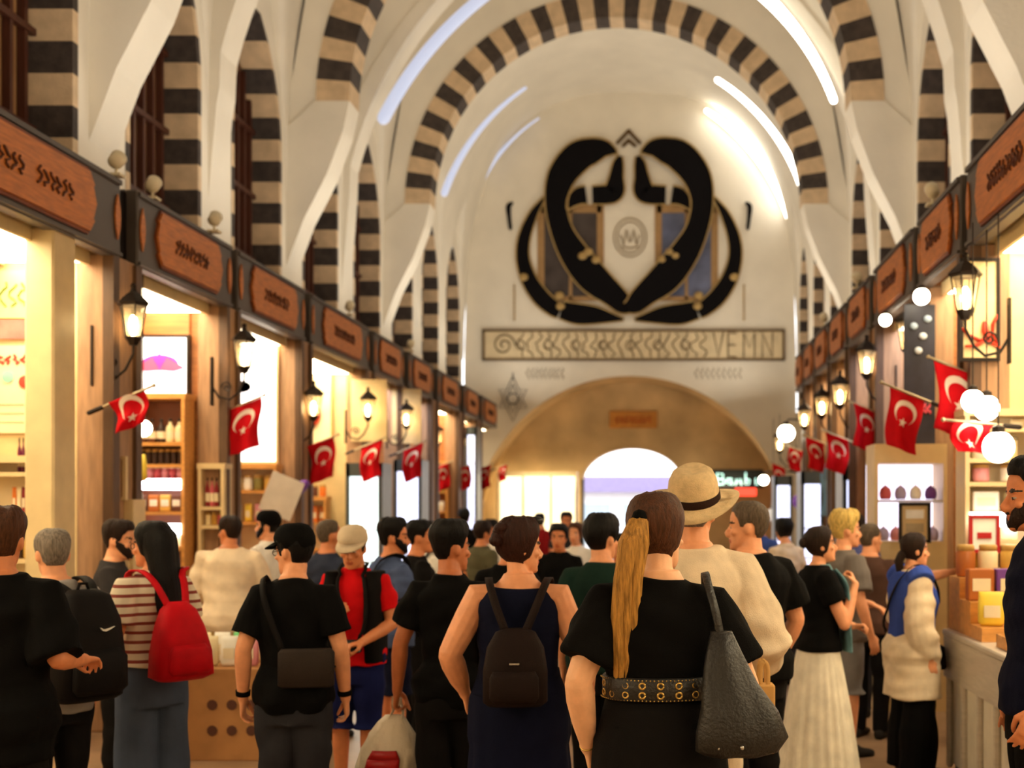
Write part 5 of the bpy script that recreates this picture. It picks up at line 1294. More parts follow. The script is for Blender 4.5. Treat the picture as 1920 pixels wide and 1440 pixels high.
# --- left 1: poster wall and bottles
d = LS[0][1]-.12; x0, x1 = -5.1, xat(104, d)
rack('a', x0, x1, d, 0, 2.0, [.45, .95, 1.30, 1.62, 1.93], .26, CREAMW, 'cream shelf unit at the near left stall with dark red and green bottles', back=SHINE)
row('bottle', ['plum','plum','green','dark red','dark red','dark red'], -4.74, x1-.04, d-.14, 1.93, 6, .25, .042, 'the top shelf of the near left stall')
row('packet', ['orange','cream','dark red','pink','gold','brown'], -4.78, x1-.04, d-.14, 1.62, 6, .20, .05, 'the second shelf of the near left stall')
row('jar', ['amber','dark brown','gold','olive','rose'], -4.78, x1-.04, d-.14, 1.30, 5, .18, .05, 'the third shelf of the near left stall')
def board(nm, px0, py0, px1, py1, d, m, label, cat, frame=None, th=.025, decor=None, group=None):
    a, b = W(px0, py0, d), W(px1, py1, d); e = empty(nm, (a.x, d-th, b.z), label, cat, group); w_, h_ = b.x-a.x, a.z-b.z
    mb = MB(); mb.box((0,0,0), (w_,th-.003,h_)); mb.build('board_panel', m, e)
    if frame:
        for q in ((-.025,0,-.025,h_+.025),(w_,w_+.025,-.025,h_+.025),(0,w_,-.025,0),(0,w_,h_,h_+.025)): mb = MB(); mb.box((q[0],-.012,q[2]), (q[1],th-.003,q[3])); mb.build('board_frame', frame, e)
    if decor: decor(e, w_, h_)
    return e
GRT = C('green_ink', (96,120,50)); REDP = C('poster_red', (206,60,44)); TEALP = C('poster_teal', (140,196,180))
def dec1(e, w_, h_):
    mb = MB(); strokes(mb, random.Random(2), w_*.85, h_*.5, lambda a, b: (w_/2+a, -.006, h_/2+b), .008, 6); mb.build('printed_lettering', GRT, e)
board('price_sign', -60, 508, 62, 597, d, mat('pale_yellow_sign', srgb(236,226,140), .6, var=.05), 'pale yellow sign with green lettering high in the near left stall', 'sign', None, .02, dec1)
def dec2(e, w_, h_):
    for u, v, r_, m_ in ((.88,.58,.05,REDP),(.35,.56,.05,C('poster_orange', (226,110,60))),(.62,.64,.045,TEALP)):
        mb = MB(); mb.lathe([(r_*.2,-.012),(r_,-.008),(r_,0)], n=14); mb.xf(Matrix.Translation((w_*u,0,h_*v)) @ Matrix.Rotation(R(-90), 4, 'X')); mb.build('printed_fruit', m_, e)
    mb = MB(); strokes(mb, random.Random(4), w_*.8, h_*.10, lambda a, b: (w_/2+a, -.006, h_*.84+b), .009, 7); mb.build('printed_heading', REDP, e)
    for k in range(3): mb = MB(); mb.box((w_*.1,-.006,h_*(.12+.1*k)), (w_*.85,0,h_*(.13+.1*k))); mb.build('printed_line', C('pale_ink', (206,176,130)), e)
board('wall_poster', -60, 648, 66, 812, d, SHINE, 'white poster with red and orange fruits in the near left stall', 'poster', None, .02, dec2)
board('framed_print', -60, 600, 64, 636, d, C('rose_print', (196,112,104), var=.35), 'narrow rose and brown print strip between the two left posters', 'print', None, .02)
mb = MB(); p = W(86, 570, d-.05); mb.box((p.x-.05,d-.06,p.z-.28), (p.x+.05,d-.02,p.z+.12), bev=.01); tag(mb.build('wall_lamp', LITC), 'glowing white wall lamp beside the cream post of the near left stall', 'lamp')
mb = MB(); p = W(80, 760, d-.05); mb.box((p.x-.055,d-.07,p.z-.14), (p.x+.05,d-.02,p.z+.13), bev=.01); tag(mb.build('hanging_card_holder', C('grey_card', (140,120,112))), 'grey card holder hanging at the end of the fruit poster', 'holder')
# cream post
post(-1, dl(106), dl(148), .20, CREAMW, False)
# --- left 2: screen, wooden rack
d = LS[1][1]-.12
def dec3(e, w_, h_):
    PU = C('crocus', (196,60,190)); PK = C('crocus_pink', (228,90,140))
    mb = MB(); mb.loft([[(w_*.62+math.cos(t)*w_*.27*k, -.006-.001*k, h_*.50+math.sin(t)*h_*.17*k*(1 if math.sin(t) > 0 else .6)+.02) for t in [2*math.pi*i/20 for i in range(20)]] for k in (1, .7)]); mb.build('flower_petal', PU, e)
    for s_ in (-1, 1):
        mb = MB(); mb.prism([(w_*.62+s_*w_*.10,-.009,h_*.66),(w_*.62+s_*w_*.36,-.009,h_*.48),(w_*.62+s_*w_*.2,-.009,h_*.42),(w_*.62,-.009,h_*.44)], (0,.004,0)); mb.build('flower_petal', PK, e)
    mb = MB(); mb.prism([(w_*.62-w_*.08,-.010,h_*.6),(w_*.62,-.010,h_*.74),(w_*.62+w_*.08,-.010,h_*.6),(w_*.62,-.010,h_*.5)], (0,.004,0)); mb.build('flower_petal', PU, e)
SCR = mat('lit_screen', (1,1,1), .3, var=0, emit=1.3, ecol=srgb(244,240,255))
board('wall_screen', 222, 634, 354, 744, d, SCR, 'bright white screen showing a purple crocus flower in the second left stall', 'screen', DARKM, .05, dec3)
x0, x1 = xat(262, d), xat(366, d)
rack('b', x0, x1, d, 0, zat(752, d), [.5, .95, 1.30, 1.63, 1.93, zat(872, d), zat(832, d)], .26, SHW, 'warm wooden shelf unit with lit strips below the flower screen', light=[1.93, 1.52], back=C('rack_back', (120,64,36)))
zA = zat(832, d)
row('bottle', ['brown','brown','dark brown','cream','cream'], x0+.05, x1-.05, d-.14, zA, 5, .22, .042, 'the top shelf under the flower screen')
row('jar', ['dark brown'], x0+.05, x1-.05, d-.14, zat(872, d), 7, .14, .035, 'the second shelf under the flower screen')
row('tin', ['rose','pink'], x0+.05, x1-.05, d-.14, 1.93, 6, .11, .035, 'the third shelf under the flower screen')
row('box', ['brown','amber','gold'], x0+.05, x1-.05, d-.16, 1.63, 4, .15, .06, 'the fourth shelf under the flower screen')
row('box', ['yellow','yellow','cream'], x0+.05, x1-.05, d-.16, 1.30, 3, .2, .08, 'the fifth shelf under the flower screen')
board('wall_panel_print', 232, 560, 356, 628, d, PANW, 'plain wooden board above the flower screen', 'board', None, .02)
# counter of the second left stall with things on it
def counter(nm, x0, x1, y0, y1, h, label, m=POSTW, top=None):
    e = empty('counter', ((x0+x1)/2, (y0+y1)/2, 0), label, 'counter'); a, b = (x1-x0)/2, (y1-y0)/2
    mb = MB(); mb.box((-a+.03,-b+.02,.08), (a-.03,b-.02,h-.04)); mb.build('counter_body', m, e)
    mb = MB(); mb.box((-a,-b,h-.04), (a,b,h), bev=.01); mb.build('counter_top', top or CREAMW, e)
    mb = MB(); mb.box((-a+.07,-b+.06,0), (a-.07,b-.06,.08)); mb.build('plinth', DARKM, e)
    n = max(2, int((y1-y0)/.6))
    for i in range(n):
        for s_ in (-1, 1): mb = MB(); mb.box((s_*a-.03 if s_ > 0 else -a,-b+.06+(2*b-.12)*i/n,.14), (s_*a if s_ > 0 else -a+.03,-b+(2*b-.12)*(i+1)/n,h-.10)); mb.build('counter_panel', PANW, e)
    return e
counter('c', -4.02, -3.62, 9.3, 10.7, .98, 'wooden counter in front of the second left stall')
HEAPS = {'yellow': (232,196,60), 'red': (170,40,26), 'brown': (110,66,36), 'cream': (230,206,160), 'orange': (214,120,36), 'green': (110,120,54), 'pale': (236,226,200)}
def tray(x, y, z, w_, dpt, col, label, h=.07, heap=.10, group='goods trays'):
    e = empty('tray', (x, y, z), label, 'tray', group)
    mb = MB(); t = .012
    mb.box((-w_/2,-dpt/2,0), (w_/2,dpt/2,t))
    for q in ((-w_/2,-w_/2+t,-dpt/2,dpt/2),(w_/2-t,w_/2,-dpt/2,dpt/2),(-w_/2,w_/2,-dpt/2,-dpt/2+t),(-w_/2,w_/2,dpt/2-t,dpt/2)): mb.box((q[0],q[2],t), (q[1],q[3],h))
    mb.build('tray_box', SHW, e)
    mb = MB(); n = 20; rings = []
    for k in range(7):
        f = 1-k/6; rings.append([(v.x*1, v.y, h*.6+heap*(1-f*f)+.006*math.sin(j*2.3+k)) for j, v in enumerate(sring((0,0,0), max(.01, (w_/2-t*1.2)*f), max(.01, (dpt/2-t*1.2)*f), n, 4-2*(1-f)))])
    mb.loft(rings); hp_ = mb.build('heap', mat('heap_'+col, srgb(*HEAPS[col]), .9, var=.35, scale=45, bump=.8, bscale=120), e, True); return e
for i, (y, c_) in enumerate(((9.5,'cream'),(9.85,'brown'),(10.2,'red'),(10.5,'pale'))): tray(-3.82, y, .98, .32, .3, c_, '%s heap in a wooden tray, %s along the second left counter' % (c_, ORD[i]))
# framed picture and hanging packets beside the post
def dec4(e, w_, h_):
    for k, (u, v, q) in enumerate(((.2,.4,.12),(.45,.35,.14),(.7,.45,.12))):
        mb = MB(); mb.lathe([(.02,-.012),(q*w_,-.008),(q*w_,0)], n=12); mb.xf(Matrix.Translation((w_*u,0,h_*v)) @ Matrix.Rotation(R(-90), 4, 'X')); mb.build('printed_shape', C('print_%d' % k, [(96,50,36),(170,96,60),(52,34,30)][k]), e)
board('framed_picture', 164, 862, 234, 932, 9.35, C('picture_tan', (176,130,92), var=.3), 'framed reddish brown picture beside the first left post', 'picture', CREAMW, .03, dec4)
e = empty('picture_stand', (xat(198, 9.38), 9.38, 0), 'cream display cabinet carrying the framed reddish brown picture', 'cabinet')
mb = MB(); mb.box((-.22,-.02,0), (.22,.20,zat(934, 9.35)-.01)); mb.build('cabinet_body', CREAMW, e); mb = MB(); mb.box((-.19,-.03,.1), (.19,-.018,1.5)); mb.build('cabinet_door', SHINE, e)
for i, (px, py, c_) in enumerate(((226,838,'white'),(247,845,'cream'),(262,870,'yellow'),(238,905,'teal'),(255,930,'white'))):
    p = W(px, py, 9.75+.13*i); e = empty('hanging_packet', (p.x, p.y, p.z), '%s packet hanging on a cord by the second left stall, %s from the top' % (c_, ORD[i]), 'packet', 'hanging packets')
    mb = MB(); mb.loft([sring((0,0,z), rx, ry, 14, 3) for z, rx, ry in ((-.14,.04,.02),(-.12,.055,.035),(0,.055,.03),(.06,.05,.012),(.08,.045,.004))]); mb.build('packet_body', C(c_, PAL[c_]), e, True)
    mb = MB(); mb.tube([(0,0,.07),(.004,0,FZ0-p.z-.02)], .003, 5); mb.build('hanging_cord', POLE, e)
def globe(px, py, d, r, label, m=None, drop=True, arm=None):
    p = W(px, py, d); e = empty('globe_lamp', p, label, 'lamp', 'glowing globe lamps of the stalls')
    mb = MB(); mb.ell((0,0,0), (r,r,r), 16, 11); mb.build('bulb', m or mat('globe_white', (1,1,1), .4, var=0, emit=14, ecol=srgb(255,240,210)), e, True)
    mb = MB(); mb.lathe([(r*.45,r*.85),(r*.4,r*1.25),(r*.1,r*1.4)], n=10); mb.build('lamp_cap', IRON, e)
    if arm: mb = MB(); mb.tube([(0,0,r*1.25),(.04,0,r*1.6),(arm-p.x,0,r*1.6)], .015, 6); mb.build('wall_mount_arm', IRON, e); drop = False
    if drop: mb = MB(); mb.tube([(0,0,r*1.3),(0,0,FZ0-p.z-.03)], .005, 5); mb.build('hanging_cord', IRON, e)
globe(268, 803, 9.75, .068, 'round white globe lamp glowing below the half folded left flag')
# --- left 3: bright wall screen
d = LS[2][1]-.12
def dec5(e, w_, h_):
    for k, (u, v, a_, b_, m_) in enumerate(((.10,.72,.16,.09,TEALP),(.30,.62,.2,.05,C('poster_green', (150,190,160))),(.2,.28,.08,.10,C('poster_dark', (110,110,96))),(.42,.30,.07,.08,C('poster_olive', (140,136,110))))):
        mb = MB(); mb.loft([[(w_*u+math.cos(t)*w_*a_*q, -.006, h_*v+math.sin(t)*h_*b_*q) for t in [2*math.pi*i/14 for i in range(14)]] for q in (1, .6)]); mb.build('printed_shape', m_, e)
board('wall_screen', 428, 640, 520, 866, d, SCR, 'tall bright screen with pale teal picture in the third left stall', 'screen', CREAMW, .05, dec5)
rack('c', xat(436, d), xat(530, d), d, 0, zat(880, d), [.6, 1.1, 1.5, 1.85], .25, SHW, 'pale wooden shelf unit under the tall screen of the third left stall')
row('jar', ['cream','white','olive','gold'], xat(445, d), xat(521, d), d-.14, 1.85, 4, .17, .05, 'the top shelf under the tall screen')
row('packet', ['white','yellow','pink','cream'], xat(445, d), xat(521, d), d-.14, 1.5, 4, .2, .04, 'the second shelf under the tall screen')
d = 11.62
rack('d', xat(386, d), xat(434, d), d, 0, zat(880, d), [.6, 1.1, 1.5, zat(950, d)], .2, CREAMW, 'narrow cream shelf unit with dark red bottles before the third left stall')
row('bottle', ['dark red','rose','dark red','pink'], xat(393, d), xat(427, d), d-.11, zat(950, d), 4, .27, .032, 'the narrow cream shelf')
row('jar', ['cream','gold','rose'], xat(393, d), xat(427, d), d-.11, 1.5, 3, .12, .03, 'the lower board of the narrow cream shelf')
counter('c2', -4.02, -3.6, 11.9, 13.1, .95, 'wooden counter in front of the third left stall')
for i, (y, c_) in enumerate(((12.1,'pale'),(12.5,'yellow'),(12.9,'green'))): tray(-3.8, y, .95, .34, .33, c_, '%s heap in a wooden tray, %s along the third left counter' % (c_, ORD[i]))
# --- left 4
d = LS[3][1]-.12
board('wall_poster', 552, 690, 622, 880, d, SHINE, 'cream poster behind the red ring in the fourth left stall', 'poster', SHW, .03)
p = W(576, 775, d-.08); e = empty('ring_ornament', p, 'red and orange ring ornament on the wall of the fourth left stall', 'ornament')
mb = MB(); mb.tube([(.15*math.cos(t*.2618), 0, .17*math.sin(t*.2618)) for t in range(25)], .038, 10, dome=False, up=(0,1,0)); mb.build('ring_body', C('ring_red', (206,70,40), .5), e, True)  # the ring itself; no separate mount is built
mb = MB(); mb.lathe([(.10,-.01),(.10,.01)], n=18); mb.xf(Matrix.Rotation(R(90), 4, 'X')); mb.build('ring_centre', C('ring_cream', (232,196,150)), e)
p = W(561, 912, 13.7); e = empty('heart_ornament', p, 'violet heart-shaped cloth ornament hanging at the fourth left stall', 'ornament')
mb = MB(); mb.loft([[Vector((.11*q*1.05*(math.sin(t)**3), -.05*k, .10*q*(13*math.cos(t)-5*math.cos(2*t)-2*math.cos(3*t))/15)) for t in [2*math.pi*i/24 for i in range(24)]] for k, q in ((-1,.6),(-.4,1),(.4,1),(1,.6))]); mb.build('heart_body', C('violet', PAL['violet']), e, True)
mb = MB(); mb.tube([(0,0,.05),(0,0,FZ0-p.z-.03)], .004, 5); mb.build('hanging_cord', IRON, e)
p = W(528, 930, 13.0); e = empty('paper_sheet', (p.x, p.y, p.z), 'tilted white paper sheet hanging at the third left stall', 'paper')
mb = MB(); mb.obox((0,0,0), (.16,.02,-.07), (0,.004,0), (.08,0,.20)); mb.build('sheet', C('white', PAL['white']), e); mb = MB(); mb.tube([(0,0,.1),(.05,0,FZ0-p.z-.03)], .003, 5); mb.build('hanging_cord', POLE, e)
rack('e', xat(556, d), xat(622, d), d-.05, 0, 1.75, [.6, 1.1, 1.45], .25, SHW, 'warm wooden shelf unit in the fourth left stall')
row('packet', ['olive','yellow','orange','amber'], xat(558, d), xat(620, d), d-.18, 1.45, 4, .22, .05, 'the shelf of the fourth left stall')
row('jar', ['amber','gold','brown','orange'], xat(558, d), xat(620, d), d-.18, 1.75+.05, 4, .16, .045, 'the top board of the fourth left stall')
# --- cream boards with lanterns, lit fridges
for i, (px0, px1, py0, py1, dd) in enumerate(((660,726,712,828,16.9),(736,790,730,832,19.2))):
    board('cream_board', px0, py0, px1, py1, dd, CREAMW, 'plain cream board behind the %s left lantern' % ORD[3+i], 'board', None, .04)
def fridge(px0, px1, py0, dd, label, col):
    a, b = W(px0, py0, dd), W(px1, py0, dd); e = empty('glass_fridge', (a.x, dd, 0), label, 'fridge', 'lit glass fridges'); w_ = b.x-a.x; h_ = a.z
    mb = MB(); mb.box((0,.04,0), (w_,.6,h_)); mb.build('fridge_body', C('fridge_grey', (150,160,162), .35), e)
    mb = MB(); mb.box((.05,.025,.25), (w_-.05,.04,h_-.18)); mb.build('lit_interior', mat('fridge_light_%s' % col, (1,1,1), .3, var=0, emit=1.6, ecol=srgb(206,232,236) if col == 'teal' else srgb(206,214,246)), e)
    mb = MB()
    for q in ((0,.05,0,h_),(w_-.05,w_,0,h_),(0,w_,h_-.18,h_),(0,w_,0,.25)): mb.box((q[0],0,q[2]), (q[1],.04,q[3]))
    mb.build('door_frame', C('fridge_dark', (70,78,80), .35), e)
    for k in range(3): mb = MB(); mb.box((.05,.0,.5+k*.42), (w_-.05,.03,.52+k*.42)); mb.build('fridge_shelf', STEEL_, e)
    mb = MB(); mb.tube([(w_-.03,-.03,.8),(w_-.03,-.03,1.4)], .012, 6); mb.build('handle', STEEL_, e)
STEEL_ = mat('steel', srgb(190,186,180), .3, 1, var=.06)
fridge(648, 716, 868, 16.4, 'pale teal lit glass fridge under the fourth left flag', 'teal'); fridge(738, 790, 862, 18.8, 'pale blue lit glass fridge under the fifth left flag', 'blue'); fridge(872, 894, 800, 26.2, 'far narrow blue lit fridge on the left', 'blue')
for px0, px1, py0, dd, lb in ((1580,1626,872,14.6,'lavender lit glass fridge under the third right flag'),(1502,1545,884,17.6,'lavender lit glass fridge farther along the right stalls'),(1452,1486,892,22.6,'far lavender lit glass fridge near the teal-lettered sign')): fridge(px0, px1, py0, dd, lb, 'lavender')
# --- far stalls, both sides
def far_stall(side, i, S_, z_list=(1.15,1.55,1.95), n=5, seed=0):
    a, b = S_[i]; d = b-.14; s = side; rg = random.Random(seed); nm = 'left' if s < 0 else 'right'
    xs = sorted(((XL if s < 0 else XR)+s*.16, XC+s*(UW-.05))); xs[0] += .02; xs[1] -= .02
    rack('f', xs[0], xs[1], d, 0, 2.5, list(z_list)+[.7], .26, rg.choice([SHW, CREAMW]), 'shelf unit of the %s stall from the front on the %s' % (ORD[i], nm), back=rg.choice([SHINE, PANW]), light=[2.5] if rg.random() < .5 else None)
    for q, z in enumerate(z_list):
        row(rg.choice(['jar','bottle','packet','tin']), [rg.choice(list(PAL)) for _ in range(n)], xs[0]+.05, xs[1]-.05, d-.15, z, n, .20, .06, 'the %s shelf of the %s %s stall' % (('lowest','middle','top')[q], ORD[i], nm))
for i in (5, 6, 7): far_stall(-1, i, LS, seed=i, n=4)
for i in (3, 4, 5, 6): far_stall(1, i, RS, seed=i+40, n=4)
# --- right 1: pepper poster and packed shelves
d = RS[0][1]-.12; x0, x1 = xat(1792, d), 3.36
def dec6(e, w_, h_):
    PEP = C('pepper_red', (206,60,34), .35)
    for k, (u, v, r_) in enumerate(((.30,.20,30),(.50,.14,-20),(.70,.22,70),(.86,.30,100))):
        M_ = Matrix.Translation((w_*u,-.016,h_*v)) @ Matrix.Rotation(R(r_), 4, 'Y')
        mb = MB(); mb.tube([M_ @ Vector(q) for q in ((-.10,0,.02),(-.04,0,.0),(.04,0,.01),(.11,0,.06))], [.018,.026,.022,.005], 8, flat=.5); mb.build('printed_pepper', PEP, e, True)
board('pepper_poster', 1804, 492, 1866, 672, d, mat('cream_poster', srgb(240,216,164), .6, var=.1), 'cream poster with red peppers at the near right stall', 'poster', DARKM, .03, dec6)
zz = [zat(py, d) for py in (806, 862, 905, 960, 1012, 1062, 1112, 1166)]
rack('r', x0, x1, d, 0, zat(790, d)+.02, zz+[.6], .28, CREAMW, 'packed cream shelf unit of the near right stall', light=[zz[3]])
row('tin', ['white','cream','gold','white','pink'], x0+.04, x1-.05, d-.16, zz[1], 6, .15, .06, 'the second shelf of the near right stall')
row('packet', ['dark red','cream','white','amber','rose'], x0+.04, x1-.05, d-.16, zz[0]-.0, 5, .06, .05, 'the top shelf of the near right stall')
row('jar', ['pink','white','brown','cream','dark red'], x0+.04, x1-.05, d-.16, zz[2], 6, .12, .06, 'the third shelf of the near right stall')
row('box', ['white','cream','pink'], x0+.04, x1-.05, d-.18, zz[3], 5, .14, .09, 'the fourth shelf of the near right stall')
row('jar', ['amber','cream','gold','white'], x0+.04, x1-.05, d-.16, zz[4], 6, .14, .06, 'the fifth shelf of the near right stall')
row('box', ['cream','amber','white','gold'], x0+.04, x1-.05, d-.18, zz[6], 6, .13, .08, 'the seventh shelf of the near right stall')
row('jar', ['gold','cream','brown','amber'], x0+.04, x1-.05, d-.16, zz[7], 6, .14, .06, 'the eighth shelf of the near right stall')
row('tin', ['gold','amber','cream','brown'], x0+.04, x1-.05, d-.16, zz[5], 6, .14, .06, 'the sixth shelf of the near right stall')
def dec7(e, w_, h_):
    mb = MB(); mb.box((w_*.2,-.01,h_*.35), (w_*.8,0,h_*.55)); mb.build('printed_band', PRED_, e)
PRED_ = mat('red_print', srgb(172,22,24), .4, var=.1)
board('red_framed_notice', 1822, 972, 1866, 1030, d-.32, C('white', PAL['white']), 'small white notice in a red frame on the near right shelves', 'notice', PRED_, .02, dec7)
globe(1824, 752, 7.95, .075, 'white globe lamp in front of the first right flag'); globe(1850, 765, 8.15, .085, 'larger white globe lamp beside the one before the first right flag')
globe(1872, 838, 7.7, .10, 'white globe lamp low over the near right shelves'); globe(1660, 600, 11.8, .06, 'small round spotlight under the third right sign'); globe(1728, 556, 10.2, .07, 'white round lamp under the second right sign')
globe(1432, 900, 27, .11, 'far round white lamp beside the teal-lettered sign', arm=3.38); globe(1474, 812, 20.2, .14, 'far large white lamp at the end of the right stalls', arm=2.22)
# --- right 2: black poster, lit cabinet with domes
d = RS[1][1]-.12
def dec8(e, w_, h_):
    mb = MB(); strokes(mb, random.Random(9), w_*.7, h_*.06, lambda a, b: (w_/2+a, -.006, h_*.28+b), .010, 5); mb.build('printed_lettering', C('hot_pink', (232,90,110), emit=.0), e)
    for k, (u, v) in enumerate(((.3,.85),(.6,.78),(.75,.9),(.45,.68))): mb = MB(); mb.ell((w_*u,-.012,h_*v), (.035,.012,.03), 10, 6); mb.build('printed_bloom', C('bloom_%d' % (k % 2), [(170,190,210),(206,214,226)][k % 2]), e, True)
board('black_poster', 1694, 572, 1752, 842, d-.02, C('poster_black', (40,40,54), var=.4), 'tall black poster with pink lettering in the second right stall', 'poster', None, .03, dec8)
a, b = W(1634, 870, d-.3), W(1768, 1014, d-.3); e = empty('lit_cabinet', (a.x, d-.3, 0), 'lit glass cabinet with pale domed jars in the second right stall', 'cabinet'); w_ = b.x-a.x
mb = MB(); mb.box((0,-.15,0), (w_,.28,b.z)); mb.build('base_cabinet', CREAMW, e)
mb = MB(); mb.box((0,.25,b.z), (w_,.28,a.z)); mb.build('light_panel', mat('cabinet_light', (1,1,1), .4, var=0, emit=1.3, ecol=srgb(226,220,246)), e)
mb = MB(); mb.box((0,-.15,a.z), (w_,.28,a.z+.16)); mb.box((0,-.15,b.z), (.03,.25,a.z)); mb.box((w_-.03,-.15,b.z), (w_,.25,a.z)); mb.build('cabinet_frame', CREAMW, e)
mb = MB(); mb.box((.03,-.12,(a.z+b.z)/2), (w_-.03,.24,(a.z+b.z)/2+.02)); mb.build('glass_shelf', C('pale_shelf', (206,206,220)), e)
def dome(x, y, z, r, c_, label):
    e = empty('domed_jar', (x, y, z), label, 'jar', 'domed jars in the lit cabinet')
    mb = MB(); mb.lathe([(r*.8,0),(r,.03),(r,r*1.1),(r*.85,r*1.7),(r*.45,r*2.1),(r*.12,r*2.25)], n=16); mb.build('jar_body', C(c_, PAL[c_], .2), e, True)
    mb = MB(); mb.ell((0,0,r*2.32), (r*.16,r*.16,r*.16), 10, 7); mb.build('jar_knob', GOLDC, e, True)
GOLDC = mat('gold_knob', srgb(205,170,95), .3, 1, var=.1)
for i, c_ in enumerate(('lavender','pink','white','teal','lavender')): dome(a.x+.09+.102*i, d-.35, b.z+.005, .049, c_, '%s domed jar, %s from the left on the cabinet floor' % (c_, ORD[i]))
for i, c_ in enumerate(('rose','lavender','white','violet')): dome(a.x+.11+.125*i, d-.33, (a.z+b.z)/2+.025, .05, c_, '%s domed jar, %s from the left on the cabinet shelf' % (c_, ORD[i]))
def dec9(e, w_, h_):
    for k in range(2): mb = MB(); mb.box((w_*.15,-.008,h_*(.62-.4*k)), (w_*.85,0,h_*(.88-.4*k))); mb.build('printed_panel', C('ink_%d' % k, [(250,246,236),(176,160,130)][k], var=.2), e)
board('price_board', 1690, 948, 1738, 1012, d-.64, CREAMW, 'cream price board standing before the lit cabinet', 'sign', DARKM, .02, dec9)
e = empty('price_board_stand', (xat(1714, d-.64), d-.60, 0), 'slim stand holding the cream price board', 'stand'); mb = MB(); mb.box((-.1,-.08,0), (.1,.08,.02)); mb.build('stand_foot', DARKM, e); mb = MB(); mb.tube([(0,0,.02),(0,0,zat(1013, d-.64)-.02)], .012, 8); mb.build('stand_pole', DARKM, e)
# --- glass lamps and scarf on the right
for i, (px, py, dd, c_, r_) in enumerate(((1462,930,17,'lavender',.10),(1500,940,15.6,'violet',.10),(1518,890,15.2,'white',.09),(1535,930,14.9,'pink',.10),(1596,945,13.8,'white',.10),(1575,960,14,'lavender',.09),(1450,965,18,'white',.10),(1508,975,15.8,'white',.09))):
    d0_ = dd; dd = 2.34*F/(px-VX); r_ *= dd/d0_
    globe(px, py, dd, r_, '%s glass globe lamp, %s in the cluster of hanging lamps on the right' % (c_, ORD[i]), mat('orb_'+c_, srgb(*PAL[c_]), .3, var=0, emit=.35 if c_ != 'white' else .45, ecol=srgb(*PAL[c_])))
p = W(1551, 870, 16.9); e = empty('hanging_scarf', p, 'light blue scarf hanging among the right-hand lamps', 'scarf')
mb = MB(); mb.loft([[(.09*math.cos(t)*(1+.25*math.sin(z*9))+.02*math.sin(z*5), .035*math.sin(t), -z) for t in [2*math.pi*i/14 for i in range(14)]] for z in [k*.09 for k in range(9)]]); mb.build('scarf_cloth', C('sky_blue', (120,170,214), .8), e, True)
mb = MB(); mb.tube([(0,0,-.02),(0,0,FZ0-p.z-.03)], .006, 5); mb.build('hanging_cord', IRON, e)
# --- right near stall: steel counter with sloping goods
STL = mat('brushed_steel', srgb(206,198,186), .35, .35, var=.08, stretch=(1,1,12)); GLW = C('counter_white', (232,224,206), .4)
e = empty('display_counter', (2.25, 6.5, 0), 'pale steel display counter of the near right stall', 'counter')
mb = MB(); mb.box((-.42,-1.35,.06), (.55,1.35,.86)); mb.build('counter_body', GLW, e)
mb = MB(); mb.box((-.46,-1.4,.86), (.6,1.4,.90), bev=.01); mb.build('counter_top', STL, e)
mb = MB(); mb.box((-.455,-1.38,.60), (-.42,1.38,.86)); mb.build('front_rail', STL, e)
for k in range(8): mb = MB(); mb.tube([(-.435,-1.3+k*.37,.05),(-.435,-1.3+k*.37,.62)], .022, 8); mb.build('counter_rib', STL, e)
mb = MB(); mb.box((-.40,-1.3,0), (.5,1.3,.06)); mb.build('plinth', DARKM, e)
e = empty('stepped_display', (2.28, 7.10, .90), 'stepped wooden goods display on the far end of the pale steel counter', 'display')
for k in range(3): mb = MB(); mb.box((-.44,.27*k,0), (.44,.27*(k+1)-.002,.08+.13*k)); mb.build('step', SHW, e)
cols = ['cream','brown','pale','orange','yellow']
for i in range(5): tray(2.03, 5.33+i*.345, .903, .34, .31, cols[i], '%s heap in a tray on the steel counter, %s from the near end' % (cols[i], ORD[i]), group='trays on the steel counter')
for i in range(5):
    c_ = ['yellow','yellow','gold','yellow','cream'][i]; put('packet', c_, .20, .078, (1.93+i*.17, 7.23, .984), '%s packet, %s from the left on the lowest step of the counter display' % (c_, ORD[i]), 'packets on the lowest step', R(4*(i-2)))
for i in range(5):
    c_ = ['amber','violet','violet','gold','amber'][i]; put('box', c_, .19, .078, (1.93+i*.17, 7.50, 1.114), '%s gift box, %s from the left on the middle step of the counter display' % (c_, ORD[i]), 'boxes on the middle step')
for i in range(6):
    c_ = ['amber','cream','gold','dark brown','cream','amber'][i]; put('jar', c_, .20, .062, (1.91+i*.142, 7.77, 1.244), '%s jar, %s from the left on the top step of the counter display' % (c_, ORD[i]), 'jars on the top step')
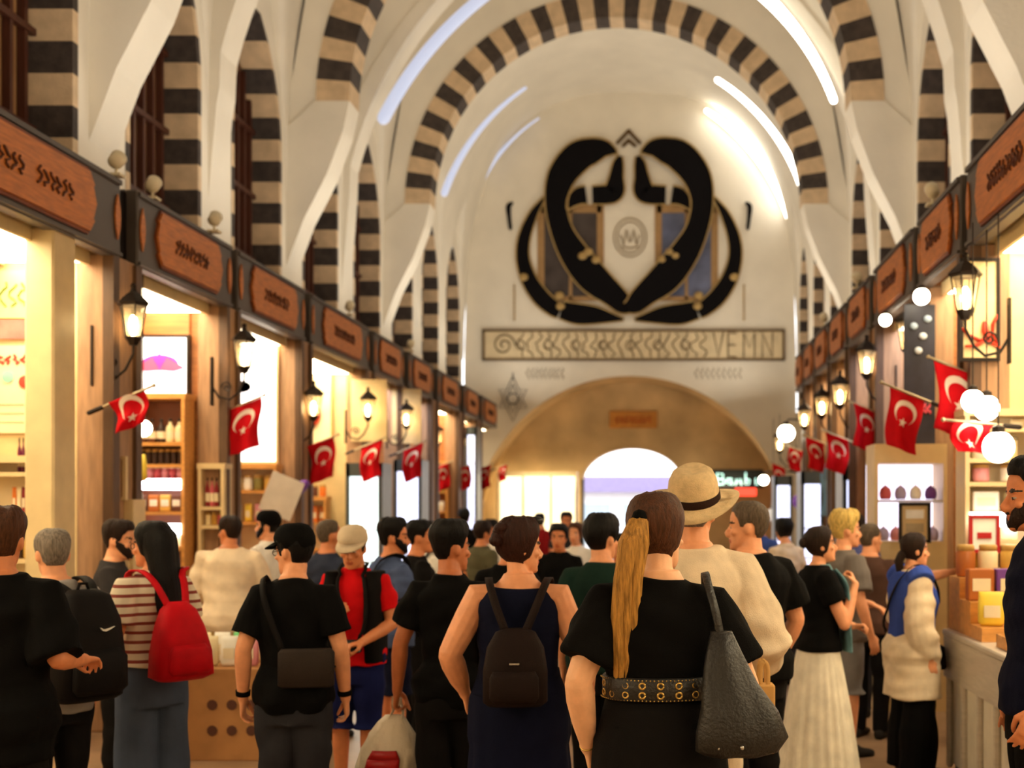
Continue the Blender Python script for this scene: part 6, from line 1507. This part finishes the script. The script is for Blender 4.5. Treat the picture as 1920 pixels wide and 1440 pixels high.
# low wooden stand with bags of goods on the left
CARD = mat('cardboard', srgb(178,126,76), .8, var=.12, scale=6, bump=.1)
e = empty('carton', (-2.93, 8.42, 0), 'brown cardboard carton with dark printed marks standing on the floor at the left', 'box')
mb = MB(); mb.box((-.36,-.30,0), (.36,.30,.60), bev=.006); mb.build('carton_body', CARD, e)
for r_ in range(2):
    for k in range(3):
        mb = MB(); x_ = -.06+k*.13; z_ = .20+.17*r_
        mb.lathe([(.004,-.0035),(.020,-.003),(.034,-.002),(.036,.004)], n=9); mb.xf(Matrix.Translation((x_,-.301,z_)) @ Matrix.Rotation(R(-90), 4, 'X') @ Matrix.Scale(-1, 4, (0,0,1))); mb.build('printed_mark', C('ink_dark', (84,44,30)), e)
mb = MB(); mb.box((-.36,-.304,.575), (.36,.304,.606)); mb.build('carton_flap', CARD, e)
rg = random.Random(12)
for i in range(10):
    c_ = ['white','cream','white','pink','rose','cream','white','green','cream','white'][i]
    put('packet', c_, .20, .06, (-3.2+.135*(i % 5), 8.28+.24*(i//5), .61), '%s packet lying on the cardboard carton, %s in the %s row' % (c_, ORD[i % 5], ('front','rear')[i//5]), 'packets on the carton', R(rg.uniform(-7, 7)))
# ------------------------------------------------------------------ lights, world, camera
def area(nm, loc, rot, sx, sy, pw, col=(1,.82,.58), parent=None):
    l = bpy.data.lights.new(nm, 'AREA'); l.shape = 'RECTANGLE'; l.size = sx; l.size_y = sy; l.energy = pw; l.color = col
    o = bpy.data.objects.new(nm, l); COL.objects.link(o); o.location = loc; o.rotation_euler = rot
    if parent: o.parent = parent
    return o
w = bpy.data.worlds.new('sky'); w.use_nodes = True; SC.world = w
bg = w.node_tree.nodes['Background']; bg.inputs[0].default_value = (.93,.96,1,1); bg.inputs[1].default_value = 2.6
for y in (3.5, 8.5, 13.5, 18.5, 23.5, 28.5):
    for s_ in (-1, 1):
        a = area('uplight', (XC+s_*2.85, y, 4.32), (R(180), 0, 0), .5, 4.2, 150*UPK, (1,.93,.80)); a.rotation_euler = (R(180), R(-s_*10), 0)
for s_ in (-1, 1): area('recess_uplight', (XC+s_*2.2, YE+.35, 2.2), (R(180-24), 0, R(0)), 1.6, .25, 8, (1,.86,.62))
cam = bpy.data.cameras.new('camera'); co_ = bpy.data.objects.new('camera', cam); COL.objects.link(co_)
cam.sensor_width = 36; cam.lens = 36*F/1920; cam.shift_x = (960-VX)/1920; cam.shift_y = (VY-720)/1920; cam.clip_end = 300
co_.location = (0,0,HC); co_.rotation_euler = (R(90),0,0); SC.camera = co_
cam.dof.use_dof = True; cam.dof.focus_distance = 4.1; cam.dof.aperture_fstop = 2.6
vs = SC.view_settings; vs.view_transform = 'Standard'; vs.look = 'None'; vs.gamma = 1; vs.exposure = EXPO
